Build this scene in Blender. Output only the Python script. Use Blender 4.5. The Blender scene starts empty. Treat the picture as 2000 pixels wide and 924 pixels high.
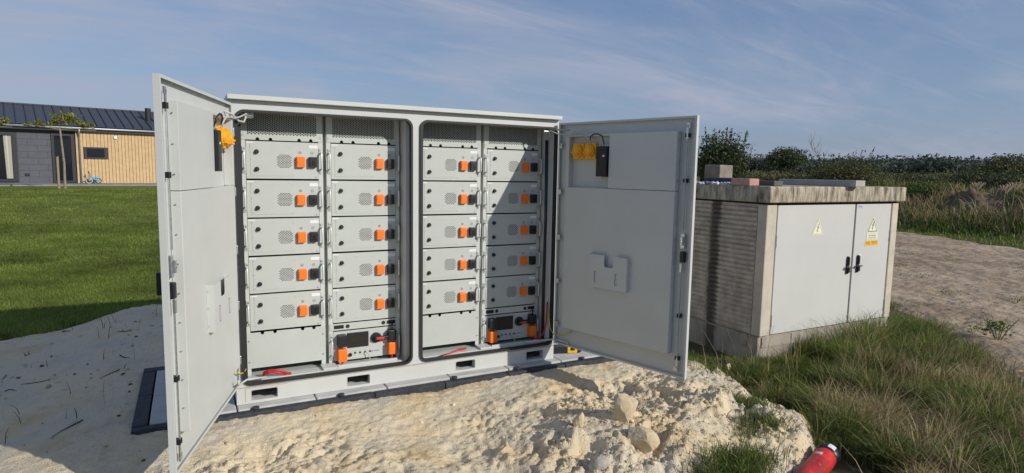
import bpy, bmesh, math, random
import numpy as np
from mathutils import Vector, Matrix

sc = bpy.context.scene
col = sc.collection
rad = math.radians
random.seed(7)
rng = np.random.default_rng(7)

# ------------------------------------------------------------------ camera
CAM = np.array([-0.22338, -4.03255, 1.47923])
F_ = Vector((0.46570431, 0.87850923, -0.10649426))
R_ = Vector((0.88428128, -0.46661928, 0.01769351))
U_ = Vector((0.03414836, 0.10241082, 0.99415588))
cd = bpy.data.cameras.new('camera')
cd.sensor_fit = 'HORIZONTAL'; cd.sensor_width = 36.0; cd.lens = 36.0 * 1194.96 / 2000.0
cd.clip_start = 0.05; cd.clip_end = 3000
cam = bpy.data.objects.new('camera', cd); col.objects.link(cam)
mw = Matrix(((R_.x, U_.x, -F_.x, CAM[0]), (R_.y, U_.y, -F_.y, CAM[1]), (R_.z, U_.z, -F_.z, CAM[2]), (0, 0, 0, 1)))
cam.matrix_world = mw
sc.camera = cam

# ------------------------------------------------------------------ world and sun
SUN_DIR = Vector((-0.4808, 0.7570, -0.4424))           # direction the light travels
SUN_EL = math.asin(0.4424)
SUN_AZ = math.atan2(0.4808, -0.7570)                   # from +Y towards +X
world = bpy.data.worlds.new('World'); sc.world = world; world.use_nodes = True
wt = world.node_tree; wn = wt.nodes; wl = wt.links
wn.clear()
w_out = wn.new('ShaderNodeOutputWorld'); w_bg = wn.new('ShaderNodeBackground')
w_bg.inputs['Strength'].default_value = 0.088
sky = wn.new('ShaderNodeTexSky'); sky.sky_type = 'NISHITA'; sky.sun_disc = False
sky.sun_elevation = SUN_EL; sky.sun_rotation = SUN_AZ
sky.air_density = 1.0; sky.dust_density = 0.3; sky.ozone_density = 3.0
tc = wn.new('ShaderNodeTexCoord'); sp = wn.new('ShaderNodeSeparateXYZ')
wl.new(tc.outputs['Generated'], sp.inputs[0])
def wmath(op, a, b=None):
    n = wn.new('ShaderNodeMath'); n.operation = op
    for i, v in enumerate((a, b)):
        if v is None: continue
        if isinstance(v, (int, float)): n.inputs[i].default_value = v
        else: wl.new(v, n.inputs[i])
    return n.outputs[0]
zc = wmath('MAXIMUM', sp.outputs['Z'], 0.0)
den = wmath('ADD', zc, 0.16)
cx_ = wmath('DIVIDE', sp.outputs['X'], den); cy_ = wmath('DIVIDE', sp.outputs['Y'], den)
cmb = wn.new('ShaderNodeCombineXYZ'); wl.new(cx_, cmb.inputs[0]); wl.new(cy_, cmb.inputs[1])
def cloud(scale, rotz, sx, sy, lo, hi, detail, dist, loc=(0, 0, 0)):
    mp = wn.new('ShaderNodeMapping'); mp.inputs['Rotation'].default_value = (0, 0, rotz)
    mp.inputs['Scale'].default_value = (sx, sy, 1); mp.inputs['Location'].default_value = loc
    wl.new(cmb.outputs[0], mp.inputs['Vector'])
    nz = wn.new('ShaderNodeTexNoise'); nz.inputs['Scale'].default_value = scale
    nz.inputs['Detail'].default_value = detail; nz.inputs['Roughness'].default_value = 0.62
    nz.inputs['Distortion'].default_value = dist
    wl.new(mp.outputs[0], nz.inputs['Vector'])
    rp = wn.new('ShaderNodeMapRange'); rp.interpolation_type = 'SMOOTHSTEP'
    rp.inputs['From Min'].default_value = lo; rp.inputs['From Max'].default_value = hi
    wl.new(nz.outputs['Fac'], rp.inputs['Value'])
    return rp.outputs[0]
c1 = cloud(0.42, rad(-28), 1.0, 1.9, 0.40, 0.66, 7, 0.5, (1.3, 0.4, 0))
c2 = cloud(1.5, rad(-22), 0.55, 2.6, 0.46, 0.80, 9, 0.9, (4.0, 2.0, 0))
c3 = cloud(5.0, rad(-24), 0.35, 2.2, 0.50, 0.85, 8, 1.2, (7.0, 1.0, 0))
cm = wmath('ADD', wmath('MULTIPLY', c1, 0.60), wmath('ADD', wmath('MULTIPLY', c2, 0.45), wmath('MULTIPLY', c3, 0.18)))
band = wmath('POWER', 2.718, wmath('MULTIPLY', wmath('POWER', wmath('DIVIDE', wmath('SUBTRACT', zc, 0.105), 0.035), 2.0), -1.0))
pm_ = wn.new('ShaderNodeMapping'); pm_.inputs['Scale'].default_value = (5.0, 5.0, 14.0); wl.new(tc.outputs['Generated'], pm_.inputs['Vector'])
pn = wn.new('ShaderNodeTexNoise'); pn.inputs['Scale'].default_value = 1.3; pn.inputs['Detail'].default_value = 6; wl.new(pm_.outputs[0], pn.inputs['Vector'])
pr = wn.new('ShaderNodeMapRange'); pr.interpolation_type = 'SMOOTHSTEP'; pr.inputs['From Min'].default_value = 0.50; pr.inputs['From Max'].default_value = 0.72; wl.new(pn.outputs['Fac'], pr.inputs['Value'])
cm = wmath('ADD', cm, wmath('MULTIPLY', wmath('MULTIPLY', band, pr.outputs[0]), 0.55))      # small low puffs round the horizon
cm = wmath('MINIMUM', cm, 0.92)
mx = wn.new('ShaderNodeMix'); mx.data_type = 'RGBA'
# pale blue haze low over the horizon, the same all round
hz_ = wmath('MULTIPLY', wmath('POWER', 2.718, wmath('MULTIPLY', zc, -7.0)), 0.75)
mh = wn.new('ShaderNodeMix'); mh.data_type = 'RGBA'; wl.new(hz_, mh.inputs['Factor']); wl.new(sky.outputs[0], mh.inputs['A'])
mh.inputs['B'].default_value = (2.55, 3.05, 3.95, 1)
mv = wn.new('ShaderNodeMix'); mv.data_type = 'RGBA'; mv.inputs['Factor'].default_value = 0.38; wl.new(mh.outputs['Result'], mv.inputs['A'])
mv.inputs['B'].default_value = (1.9, 2.75, 4.95, 1)          # thin even veil
wl.new(cm, mx.inputs['Factor']); wl.new(mv.outputs['Result'], mx.inputs['A'])
mx.inputs['B'].default_value = (3.95, 4.3, 5.45, 1)
wl.new(mx.outputs['Result'], w_bg.inputs['Color']); wl.new(w_bg.outputs[0], w_out.inputs['Surface'])

sd = bpy.data.lights.new('sun', 'SUN'); sd.energy = 3.35; sd.angle = rad(0.53); sd.color = (1.0, 0.945, 0.86)
so = bpy.data.objects.new('sun', sd); col.objects.link(so)
so.rotation_euler = SUN_DIR.to_track_quat('-Z', 'Y').to_euler(); so.location = (6, -8, 9)

vs = sc.view_settings
vs.view_transform = 'Standard'; vs.look = 'None'; vs.exposure = 0.15; vs.gamma = 1.0; vs.use_curve_mapping = False
sc.render.engine = 'CYCLES'
sc.cycles.max_bounces = 6; sc.cycles.diffuse_bounces = 5; sc.cycles.glossy_bounces = 3
sc.cycles.transparent_max_bounces = 6; sc.cycles.transmission_bounces = 4

# ------------------------------------------------------------------ noise
def vnoise(x, y, seed=0):
    xi = np.floor(x).astype(np.int64); yi = np.floor(y).astype(np.int64)
    xf = x - xi; yf = y - yi
    def h(a, b):
        n = (a * 374761393 + b * 668265263 + seed * 1442695041) & 0xffffffff
        n = ((n ^ (n >> 13)) * 1274126177) & 0xffffffff
        return ((n ^ (n >> 16)) & 0xffff) / 65535.0
    u = xf * xf * xf * (xf * (xf * 6 - 15) + 10); v = yf * yf * yf * (yf * (yf * 6 - 15) + 10)
    a = h(xi, yi); b = h(xi + 1, yi); c = h(xi, yi + 1); d = h(xi + 1, yi + 1)
    return (a * (1 - u) + b * u) * (1 - v) + (c * (1 - u) + d * u) * v - 0.5
def fbm(x, y, s, oct=4, seed=0, gain=0.5):
    t = 0; a = 1.0
    for i in range(oct):
        ca, sa = math.cos(i * 1.3 + seed), math.sin(i * 1.3 + seed)
        t = t + a * vnoise((x * ca - y * sa) / s + 17.3 * i, (x * sa + y * ca) / s - 9.1 * i, seed + i)
        s *= 0.5; a *= gain
    return t
def sstep(a, b, x):
    t = np.clip((x - a) / (b - a), 0, 1); return t * t * (3 - 2 * t)

# ------------------------------------------------------------------ materials
MATS = {}
def mat(name, c, rough=0.5, metal=0.0, var=0.0, vscale=6.0, bump=0.0, bscale=60.0, c2=None, spec=0.5, vdet=5, lo=0.35, hi=0.65, attr=None, translucent=0.0, coords='Object'):
    if name in MATS: return MATS[name]
    m = bpy.data.materials.new(name); m.use_nodes = True
    nt = m.node_tree; b = nt.nodes['Principled BSDF']; L = nt.links
    b.inputs['Base Color'].default_value = (*c, 1); b.inputs['Roughness'].default_value = rough
    b.inputs['Metallic'].default_value = metal; b.inputs['Specular IOR Level'].default_value = spec
    t = nt.nodes.new('ShaderNodeTexCoord')
    src = None
    if attr:
        a = nt.nodes.new('ShaderNodeAttribute'); a.attribute_name = attr; src = a.outputs['Color']
    if c2 is not None or var > 0:
        n = nt.nodes.new('ShaderNodeTexNoise'); n.inputs['Scale'].default_value = vscale; n.inputs['Detail'].default_value = vdet
        n.inputs['Roughness'].default_value = 0.6
        L.new(t.outputs[coords], n.inputs['Vector'])
        r = nt.nodes.new('ShaderNodeMapRange'); r.inputs['From Min'].default_value = lo; r.inputs['From Max'].default_value = hi
        L.new(n.outputs['Fac'], r.inputs['Value'])
        mxx = nt.nodes.new('ShaderNodeMix'); mxx.data_type = 'RGBA'
        L.new(r.outputs[0], mxx.inputs['Factor'])
        if c2 is not None:
            mxx.inputs['A'].default_value = (*c, 1); mxx.inputs['B'].default_value = (*c2, 1)
            src = mxx.outputs['Result']
        else:
            mxx.blend_type = 'MULTIPLY'; mxx.inputs['Factor'].default_value = 1.0
            for lk in list(mxx.inputs['Factor'].links): L.remove(lk)
            if src is not None: L.new(src, mxx.inputs['A'])
            else: mxx.inputs['A'].default_value = (*c, 1)
            r.inputs['To Min'].default_value = 1 - var; r.inputs['To Max'].default_value = 1 + var * 0.6
            L.new(r.outputs[0], mxx.inputs['B']); src = mxx.outputs['Result']
    if src is not None: L.new(src, b.inputs['Base Color'])
    if bump > 0:
        n2 = nt.nodes.new('ShaderNodeTexNoise'); n2.inputs['Scale'].default_value = bscale; n2.inputs['Detail'].default_value = 6
        L.new(t.outputs[coords], n2.inputs['Vector'])
        bp = nt.nodes.new('ShaderNodeBump'); bp.inputs['Strength'].default_value = bump; bp.inputs['Distance'].default_value = 0.01
        L.new(n2.outputs['Fac'], bp.inputs['Height']); L.new(bp.outputs[0], b.inputs['Normal'])
    if translucent > 0:
        tr = nt.nodes.new('ShaderNodeBsdfTranslucent')
        if src is not None: L.new(src, tr.inputs['Color'])
        else: tr.inputs['Color'].default_value = (*c, 1)
        ms = nt.nodes.new('ShaderNodeMixShader'); ms.inputs[0].default_value = translucent
        o = nt.nodes['Material Output']; L.new(b.outputs[0], ms.inputs[1]); L.new(tr.outputs[0], ms.inputs[2]); L.new(ms.outputs[0], o.inputs['Surface'])
    MATS[name] = m
    return m

M_PAINT = mat('cabinet_paint', (0.555, 0.575, 0.55), 0.42, var=0.035, vscale=3.0, bump=0.012, bscale=420)
M_PANEL = mat('module_paint', (0.50, 0.53, 0.495), 0.48, var=0.03, vscale=5.0, bump=0.01, bscale=500)
M_RUBBER = mat('black_rubber', (0.018, 0.018, 0.02), 0.6)
M_BLACK = mat('black_plastic', (0.016, 0.017, 0.02), 0.42, bump=0.05, bscale=300)
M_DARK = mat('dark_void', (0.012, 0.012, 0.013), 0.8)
M_ORANGE = mat('orange_plastic', (0.95, 0.20, 0.015), 0.42, var=0.05, vscale=20)
M_YELLOW = mat('yellow_plastic', (0.88, 0.42, 0.015), 0.45)
M_ZINC = mat('zinc_metal', (0.62, 0.65, 0.66), 0.32, 0.9, var=0.12, vscale=60)
M_ALU = mat('satin_aluminium', (0.72, 0.73, 0.72), 0.35, 0.25)
M_WHITE = mat('white_print', (0.78, 0.78, 0.78), 0.5)
M_INK = mat('ink', (0.03, 0.03, 0.035), 0.6)
M_GREYINK = mat('grey_ink', (0.22, 0.23, 0.24), 0.6)
M_BLUEINK = mat('blue_ink', (0.05, 0.08, 0.35), 0.6)
M_RED = mat('red_cable', (0.5, 0.012, 0.02), 0.45)
M_REDBRIGHT = mat('red_handle', (0.8, 0.035, 0.02), 0.4)
M_GREYCABLE = mat('grey_cable', (0.5, 0.48, 0.46), 0.5)
M_EARTH = mat('earth_cable', (0.6, 0.5, 0.06), 0.5)
M_PURPLE = mat('paper_sheet', (0.72, 0.72, 0.82), 0.6)
M_SCREEN = mat('screen_glass', (0.03, 0.028, 0.024), 0.12)

# ------------------------------------------------------------------ mesh helpers
class MB:
    def __init__(s, m=1.0): s.v = []; s.f = []; s.m = m
    def add(s, vs, fs):
        o = len(s.v); s.v += [(a, b * s.m, c) for a, b, c in vs]; s.f += [tuple(i + o for i in f) for f in fs]; return s
    def box(s, x0, x1, y0, y1, z0, z1):
        return s.add([(x0, y0, z0), (x1, y0, z0), (x1, y1, z0), (x0, y1, z0), (x0, y0, z1), (x1, y0, z1), (x1, y1, z1), (x0, y1, z1)],
                     [(0, 3, 2, 1), (4, 5, 6, 7), (0, 1, 5, 4), (1, 2, 6, 5), (2, 3, 7, 6), (3, 0, 4, 7)])
    def tube(s, pts, r, n=8, cap=True):
        P = [Vector(p) for p in pts]; rs = r if isinstance(r, (list, tuple)) else [r] * len(P)
        vs = []; fs = []; up = None
        for i, p in enumerate(P):
            d = (P[min(i + 1, len(P) - 1)] - P[max(i - 1, 0)]).normalized()
            if up is None: up = d.orthogonal().normalized()
            up = (up - d * up.dot(d))
            up = up.normalized() if up.length > 1e-6 else d.orthogonal().normalized()
            sdv = d.cross(up)
            for k in range(n):
                a = 2 * math.pi * k / n; vs.append(tuple(p + (up * math.cos(a) + sdv * math.sin(a)) * rs[i]))
        for i in range(len(P) - 1):
            for k in range(n):
                k2 = (k + 1) % n; fs.append((i * n + k, i * n + k2, (i + 1) * n + k2, (i + 1) * n + k))
        if cap: fs.append(tuple(range(n))[::-1]); fs.append(tuple((len(P) - 1) * n + k for k in range(n)))
        return s.add(vs, fs)
    def cyl(s, p0, p1, r, n=14): return s.tube([p0, p1], r, n)
    def prism(s, poly, y0, y1):      # polygon in x,z extruded along y
        n = len(poly)
        return s.add([(x, y0, z) for x, z in poly] + [(x, y1, z) for x, z in poly],
                     [tuple(range(n)), tuple(range(2 * n - 1, n - 1, -1))] + [(i, i + n, (i + 1) % n + n, (i + 1) % n) for i in range(n)])
    def strip(s, A, B):              # closed strip between two equal loops
        n = len(A); return s.add(list(A) + list(B), [(i, (i + 1) % n, (i + 1) % n + n, i + n) for i in range(n)])
    def build(s, name, m, parent=None, bevel=0.0, smooth=False, loc=None, rotz=0.0, seg=2):
        me = bpy.data.meshes.new(name); me.from_pydata(s.v, [], s.f)
        bm = bmesh.new(); bm.from_mesh(me); bmesh.ops.recalc_face_normals(bm, faces=bm.faces); bm.to_mesh(me); bm.free()
        me.materials.append(m)
        if smooth: me.polygons.foreach_set('use_smooth', [True] * len(me.polygons))
        o = bpy.data.objects.new(name, me); col.objects.link(o)
        if loc is not None: o.location = loc
        if rotz: o.rotation_euler = (0, 0, rotz)
        if parent: o.parent = parent
        if bevel > 0:
            b = o.modifiers.new('bevel', 'BEVEL'); b.width = bevel; b.segments = seg; b.limit_method = 'ANGLE'; b.angle_limit = rad(40)
            b.harden_normals = False
        return o
def rrect(x0, x1, z0, z1, r, n=7):
    P = []
    for cx, cz, a0 in ((x1 - r, z1 - r, 0), (x0 + r, z1 - r, 90), (x0 + r, z0 + r, 180), (x1 - r, z0 + r, 270)):
        for k in range(n + 1):
            a = rad(a0 + 90 * k / n); P.append((cx + r * math.cos(a), cz + r * math.sin(a)))
    return P
def to_rect(P, x0, x1, z0, z1, hx0, hx1, hz0, hz1):   # match a rounded loop to an outer rectangle
    out = []
    n = len(P) // 4
    cor = [(x1, z1), (x0, z1), (x0, z0), (x1, z0)]
    for q in range(4):
        for k in range(n):
            p = P[q * n + k]; c = cor[q]
            t = k / (n - 1)
            if q == 0: e0, e1 = (x1, p[1]), (p[0], z1)
            if q == 1: e0, e1 = (p[0], z1), (x0, p[1])
            if q == 2: e0, e1 = (x0, p[1]), (p[0], z0)
            if q == 3: e0, e1 = (p[0], z0), (x1, p[1])
            if abs(t - 0.5) < 1e-6: out.append(c)
            else: out.append(e0 if t < 0.5 else e1)
    return out
def tag(o, label=None, cat=None, group=None, kind=None):
    if label: o['label'] = label
    if cat: o['category'] = cat
    if group: o['group'] = group
    if kind: o['kind'] = kind
    return o
def empty(name, loc=(0, 0, 0), rotz=0.0, parent=None):
    o = bpy.data.objects.new(name, None); col.objects.link(o); o.location = loc; o.rotation_euler = (0, 0, rotz); o.empty_display_size = 0.1
    if parent: o.parent = parent
    return o
def copy_tree(o, parent=None):
    c = o.copy(); col.objects.link(c); c.parent = parent
    for ch in list(o.children): copy_tree(ch, c)
    return c
def np_mesh(name, V, T, m, colors=None, smooth=False, parent=None):
    me = bpy.data.meshes.new(name); V = np.asarray(V, np.float32); T = np.asarray(T, np.int32)
    k = T.shape[1]
    me.vertices.add(len(V)); me.vertices.foreach_set('co', V.ravel())
    me.loops.add(T.size); me.loops.foreach_set('vertex_index', T.ravel())
    me.polygons.add(len(T)); me.polygons.foreach_set('loop_start', np.arange(0, T.size, k, dtype=np.int32))
    me.update(calc_edges=True)
    if smooth: me.polygons.foreach_set('use_smooth', np.ones(len(T), bool))
    if colors is not None:
        ca = me.color_attributes.new('Col', 'FLOAT_COLOR', 'POINT')
        ca.data.foreach_set('color', np.c_[colors, np.ones(len(colors))].astype(np.float32).ravel())
    me.materials.append(m); me.validate()
    o = bpy.data.objects.new(name, me); col.objects.link(o)
    if parent: o.parent = parent
    return o
def text_mesh(name, body, size, m, x, y, z, parent, width=None, align='CENTER'):
    cu = bpy.data.curves.new('txt', 'FONT'); cu.body = body; cu.size = size; cu.align_x = align; cu.align_y = 'CENTER'
    t = bpy.data.objects.new('txt', cu); col.objects.link(t); bpy.context.view_layer.update()
    me = bpy.data.meshes.new_from_object(t.evaluated_get(bpy.context.evaluated_depsgraph_get()))
    bpy.data.objects.remove(t)
    xs = [v.co.x for v in me.vertices]; sxx = 1.0
    if width: sxx = width / (max(xs) - min(xs))
    for v in me.vertices: v.co = Vector((x + v.co.x * sxx, y, z + v.co.y))
    me.materials.clear(); me.materials.append(m); me.name = name
    o = bpy.data.objects.new(name, me); col.objects.link(o); o.parent = parent
    return o

# ------------------------------------------------------------------ terrain
def lawn_edge(x): return np.where(x < -0.85, 3.73 + (x + 0.85) * 0.62, 3.73 + (x + 0.85) * 0.12)
def berm_w(x, y): return x - (18.75 + 0.31 * (y - 3.63))
def H(x, y):
    x = np.asarray(x, float); y = np.asarray(y, float)
    d = np.hypot(x - CAM[0], y - CAM[1])
    left = sstep(6.0, 1.0, x - 0.12 * y) * sstep(3.0, 8.0, y)
    z = -0.21 + left * 0.49 * sstep(7.0, 34.0, d)
    w = berm_w(x, y)
    b = sstep(0.2, 7.0, w) * sstep(-30, -6, y)
    z = z + b * (0.85 + 0.40 * fbm(x, y, 5.0, 3, 5) + 0.8 * np.maximum(0, fbm(x, y, 2.6, 2, 11)) * sstep(3.5, 7, w))
    z = z + 0.025 * fbm(x, y, 1.6, 3, 3) * sstep(4.5, 7, x) * (1 - b)
    return z
def sand_z(x, y):
    z = -0.040 - 0.10 * sstep(-0.6, -1.5, x) - 0.02 * sstep(0.5, 2.5, y) - 0.045 * sstep(-0.16, -0.7, y)
    mound = np.exp(-(((x - 2.45) / 0.85) ** 2 + ((y + 1.25) / 0.5) ** 2))
    z = z + 0.115 * mound
    z = z - 0.22 * sstep(-1.5, -2.5, y)
    xb = 3.42 - 1.0 * sstep(-1.4, -2.25, y) + 0.34 * fbm(x, y, 0.55, 4, 21)
    z = z - 0.34 * sstep(-0.22, 0.32, x - xb)
    z = z - 0.2 * sstep(2.7, 3.6, x) * sstep(-0.6, 0.4, y)
    rough = 0.34 + 0.66 * np.clip(sstep(1.0, 1.9, x) * sstep(-0.25, -0.75, y) + sstep(-0.30, -0.85, y + 0.10 * x + 0.35 * fbm(x, y, 0.6, 2, 29)), 0, 1)
    rough = rough * (1 - 0.35 * sstep(-0.4, -0.9, x))
    wx = x + 0.06 * fbm(x, y, 0.25, 2, 33); wy = y + 0.06 * fbm(x, y, 0.25, 2, 37)
    brk = (0.30 + 0.70 * sstep(-0.22, 0.12, fbm(x, y, 0.50, 2, 95))) * sstep(0.36, 0.9, rough)           # broken ground between smoother scrapes
    z = z + rough * 0.095 * fbm(wx, wy, 0.6, 3, 31)
    z = z + (0.10 * rough + 0.9 * brk) * (0.062 * fbm(wx, wy, 0.20, 4, 41, 0.62))
    z = z + brk * (0.014 * sstep(0.04, 0.18, fbm(wx, wy, 0.13, 3, 45)) + 0.009 * sstep(0.08, 0.17, fbm(wx, wy, 0.060, 3, 47)) - 0.022 * sstep(0.14, 0.30, fbm(wx, wy, 0.17, 3, 49)))
    z = z + 0.008 * sstep(0.08, 0.2, fbm(wx, wy, 0.035, 2, 53)) * (0.42 + brk) - 0.012 * sstep(0.18, 0.34, fbm(wx, wy, 0.08, 3, 57)) * (0.15 + brk)
    z = z + 0.014 * fbm(x, y, 0.045, 4, 61, 0.75) * (0.55 + 0.9 * brk)
    z = z + 0.008 * (1 - rough) * fbm(x * 0.8 + y, y - x * 0.5, 0.12, 3, 63)
    # footprints and scrapes
    for fx, fy, fa, fl, fw, fd in FEET:
        ca, sa = math.cos(fa), math.sin(fa)
        u = (x - fx) * ca + (y - fy) * sa; v = -(x - fx) * sa + (y - fy) * ca
        q = (u / fl) ** 2 + (v / fw) ** 2
        z = z - fd * np.exp(-q ** 2) + fd * 0.3 * np.exp(-((np.sqrt(q) - 1.25) / 0.25) ** 2)
        z = z + 0.12 * fd * np.sin(u / 0.0065) * np.exp(-q ** 2)
    e = y - lawn_edge(x) + 0.12 * fbm(x, y, 0.35, 3, 71)
    z = z - 0.25 * sstep(-0.12, 0.35, e)
    return z
FEET = [(1.35, -0.62, 0.9, 0.14, 0.05, 0.010), (2.55, -0.95, 2.3, 0.15, 0.055, 0.03),
        (2.95, -0.75, 1.2, 0.14, 0.05, 0.028), (3.1, -1.1, 0.3, 0.12, 0.05, 0.03), (1.75, -0.85, 1.9, 0.13, 0.05, 0.022),
        (1.05, -1.0, 1.4, 0.14, 0.06, 0.014),
        (-1.1, 1.6, 1.2, 0.15, 0.06, 0.02), (-1.5, 1.0, 1.5, 0.15, 0.06, 0.02), (-0.9, 2.3, 0.8, 0.15, 0.06, 0.02)]

rr = np.concatenate([[0.05], np.geomspace(0.8, 700, 170)]); th = np.linspace(0, 2 * np.pi, 541)[:-1]
RR, TH = np.meshgrid(rr, th, indexing='ij')
GX = CAM[0] + RR * np.sin(TH); GY = CAM[1] + RR * np.cos(TH); GZ = H(GX, GY)
nt_ = len(th)
ii, jj = np.meshgrid(np.arange(len(rr) - 1), np.arange(nt_), indexing='ij')
j2 = (jj + 1) % nt_
QUADS = np.stack([ii * nt_ + jj, ii * nt_ + j2, (ii + 1) * nt_ + j2, (ii + 1) * nt_ + jj], -1).reshape(-1, 4)
def sheet(name, mask, lift, m):
    Z = GZ + lift - 0.25 * (1 - mask)
    keep = (mask.ravel()[QUADS].max(1) > 0.6)
    T = QUADS[keep]; used = np.unique(T); rem = np.full(GX.size, -1); rem[used] = np.arange(len(used))
    V = np.stack([GX.ravel(), GY.ravel(), Z.ravel()], -1)[used]
    return tag(np_mesh(name, V, rem[T], m, smooth=True), kind='structure')

M_GROUND = mat('meadow_soil', (0.060, 0.070, 0.022), 0.9, c2=(0.13, 0.10, 0.06), vscale=0.9, bump=0.6, bscale=9, spec=0.1, coords='Object')
g = np_mesh('ground', np.stack([GX.ravel(), GY.ravel(), GZ.ravel()], -1), QUADS, M_GROUND, smooth=True); tag(g, kind='structure')
# lawn
lm = sstep(-0.05, 0.10, GY - lawn_edge(GX) + 0.0) * (GX - 0.12 * GY < 6) * (berm_w(GX, GY) < -2)
M_LAWN = mat('lawn_turf', (0.12, 0.155, 0.026), 0.9, c2=(0.17, 0.185, 0.045), vscale=1.3, vdet=8, bump=0.7, bscale=38, spec=0.1)
sheet('lawn', lm, 0.03, M_LAWN)
# dirt track
wgrid = berm_w(GX, GY)
near_edge = GX - np.minimum(7.5, 5.7 + (GY + 1.75) * 1.0) + 0.5 * fbm(GX, GY, 1.4, 3, 81)
rm = sstep(-0.5, 0.3, near_edge) * sstep(0.5, -0.6, wgrid + 0.7 * fbm(GX, GY, 2.5, 3, 83)) * sstep(-30, -25, GY) * sstep(60, 40, GY)
M_DIRT = mat('dirt_track_soil', (0.35, 0.26, 0.175), 0.95, c2=(0.45, 0.355, 0.255), vscale=0.8, vdet=9, bump=1.0, bscale=4.5, spec=0.1)
def add_tracks(m):
    nt = m.node_tree; b = nt.nodes['Principled BSDF']
    t = nt.nodes['Texture Coordinate']
    mp = nt.nodes.new('ShaderNodeMapping'); mp.inputs['Rotation'].default_value = (0, 0, rad(-17)); mp.inputs['Scale'].default_value = (1.1, 0.45, 1)
    nt.links.new(t.outputs['Object'], mp.inputs[0])
    n = nt.nodes.new('ShaderNodeTexNoise'); n.inputs['Scale'].default_value = 1.2; n.inputs['Detail'].default_value = 7
    nt.links.new(mp.outputs[0], n.inputs['Vector'])
    r = nt.nodes.new('ShaderNodeMapRange'); r.inputs['From Min'].default_value = 0.35; r.inputs['From Max'].default_value = 0.62
    r.inputs['To Min'].default_value = 0.74; r.inputs['To Max'].default_value = 1.08; nt.links.new(n.outputs['Fac'], r.inputs['Value'])
    x = nt.nodes.new('ShaderNodeMix'); x.data_type = 'RGBA'; x.blend_type = 'MULTIPLY'; x.inputs['Factor'].default_value = 1
    src = b.inputs['Base Color'].links[0].from_socket
    nt.links.new(src, x.inputs['A']); nt.links.new(r.outputs[0], x.inputs['B']); nt.links.new(x.outputs['Result'], b.inputs['Base Color'])
add_tracks(M_DIRT)
for n_ in M_DIRT.node_tree.nodes:
    if n_.type == 'BUMP': n_.inputs['Distance'].default_value = 0.10
sheet('dirt_road', rm, 0.035, M_DIRT)

# sand
xs = np.concatenate([np.arange(-4.2, -0.9, 0.035), np.arange(-0.9, 3.9, 0.0115), np.arange(3.9, 4.4, 0.03)])
ys = np.concatenate([np.arange(-3.2, -2.3, 0.03), np.arange(-2.3, 0.0, 0.0105), np.arange(0.0, 4.6, 0.035)])
SX, SY = np.meshgrid(xs, ys, indexing='ij'); SZ = sand_z(SX, SY)
inside_pad = (SX > -0.53) & (SX < 2.75) & (SY > -0.09) & (SY < 1.02)
SZ = np.where(inside_pad, -0.2, SZ)
SZ = np.where((SX > 4.15) & (SY > -0.4), -0.5, SZ)
n1, n2 = SX.shape; a, b = np.meshgrid(np.arange(n1 - 1), np.arange(n2 - 1), indexing='ij')
T = np.stack([a * n2 + b, (a + 1) * n2 + b, (a + 1) * n2 + b + 1, a * n2 + b + 1], -1).reshape(-1, 4)
hz = H(SX, SY)
T = T[((SZ - hz).ravel()[T].max(1) > -0.03)]
used = np.unique(T); rem = np.full(SX.size, -1); rem[used] = np.arange(len(used))
M_SAND = mat('sand', (0.73, 0.605, 0.405), 0.95, c2=(0.66, 0.57, 0.42), vscale=3.2, vdet=9, bump=0.9, bscale=110, spec=0.08, lo=0.38, hi=0.62)
def add_sand_stain(m):
    nt = m.node_tree; b = nt.nodes['Principled BSDF']; t = nt.nodes['Texture Coordinate']
    src = b.inputs['Base Color'].links[0].from_socket
    for sc_, lo, hi, cc, mxv in ((2.6, 0.50, 0.68, (0.62, 0.45, 0.23), 0.6), (1.7, 0.50, 0.66, (0.56, 0.52, 0.44), 0.6), (11.0, 0.58, 0.75, (0.46, 0.36, 0.24), 0.55), (130.0, 0.66, 0.74, (0.22, 0.17, 0.12), 0.6)):
        n = nt.nodes.new('ShaderNodeTexNoise'); n.inputs['Scale'].default_value = sc_; n.inputs['Detail'].default_value = 6
        nt.links.new(t.outputs['Object'], n.inputs['Vector'])
        r = nt.nodes.new('ShaderNodeMapRange'); r.inputs['From Min'].default_value = lo; r.inputs['From Max'].default_value = hi; r.inputs['To Max'].default_value = mxv
        nt.links.new(n.outputs['Fac'], r.inputs['Value'])
        x = nt.nodes.new('ShaderNodeMix'); x.data_type = 'RGBA'; nt.links.new(r.outputs[0], x.inputs['Factor'])
        nt.links.new(src, x.inputs['A']); x.inputs['B'].default_value = (*cc, 1); src = x.outputs['Result']
    nt.links.new(src, b.inputs['Base Color'])
add_sand_stain(M_SAND)
tag(np_mesh('sand', np.stack([SX.ravel(), SY.ravel(), SZ.ravel()], -1)[used], rem[T], M_SAND, smooth=False), kind='structure')

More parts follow.
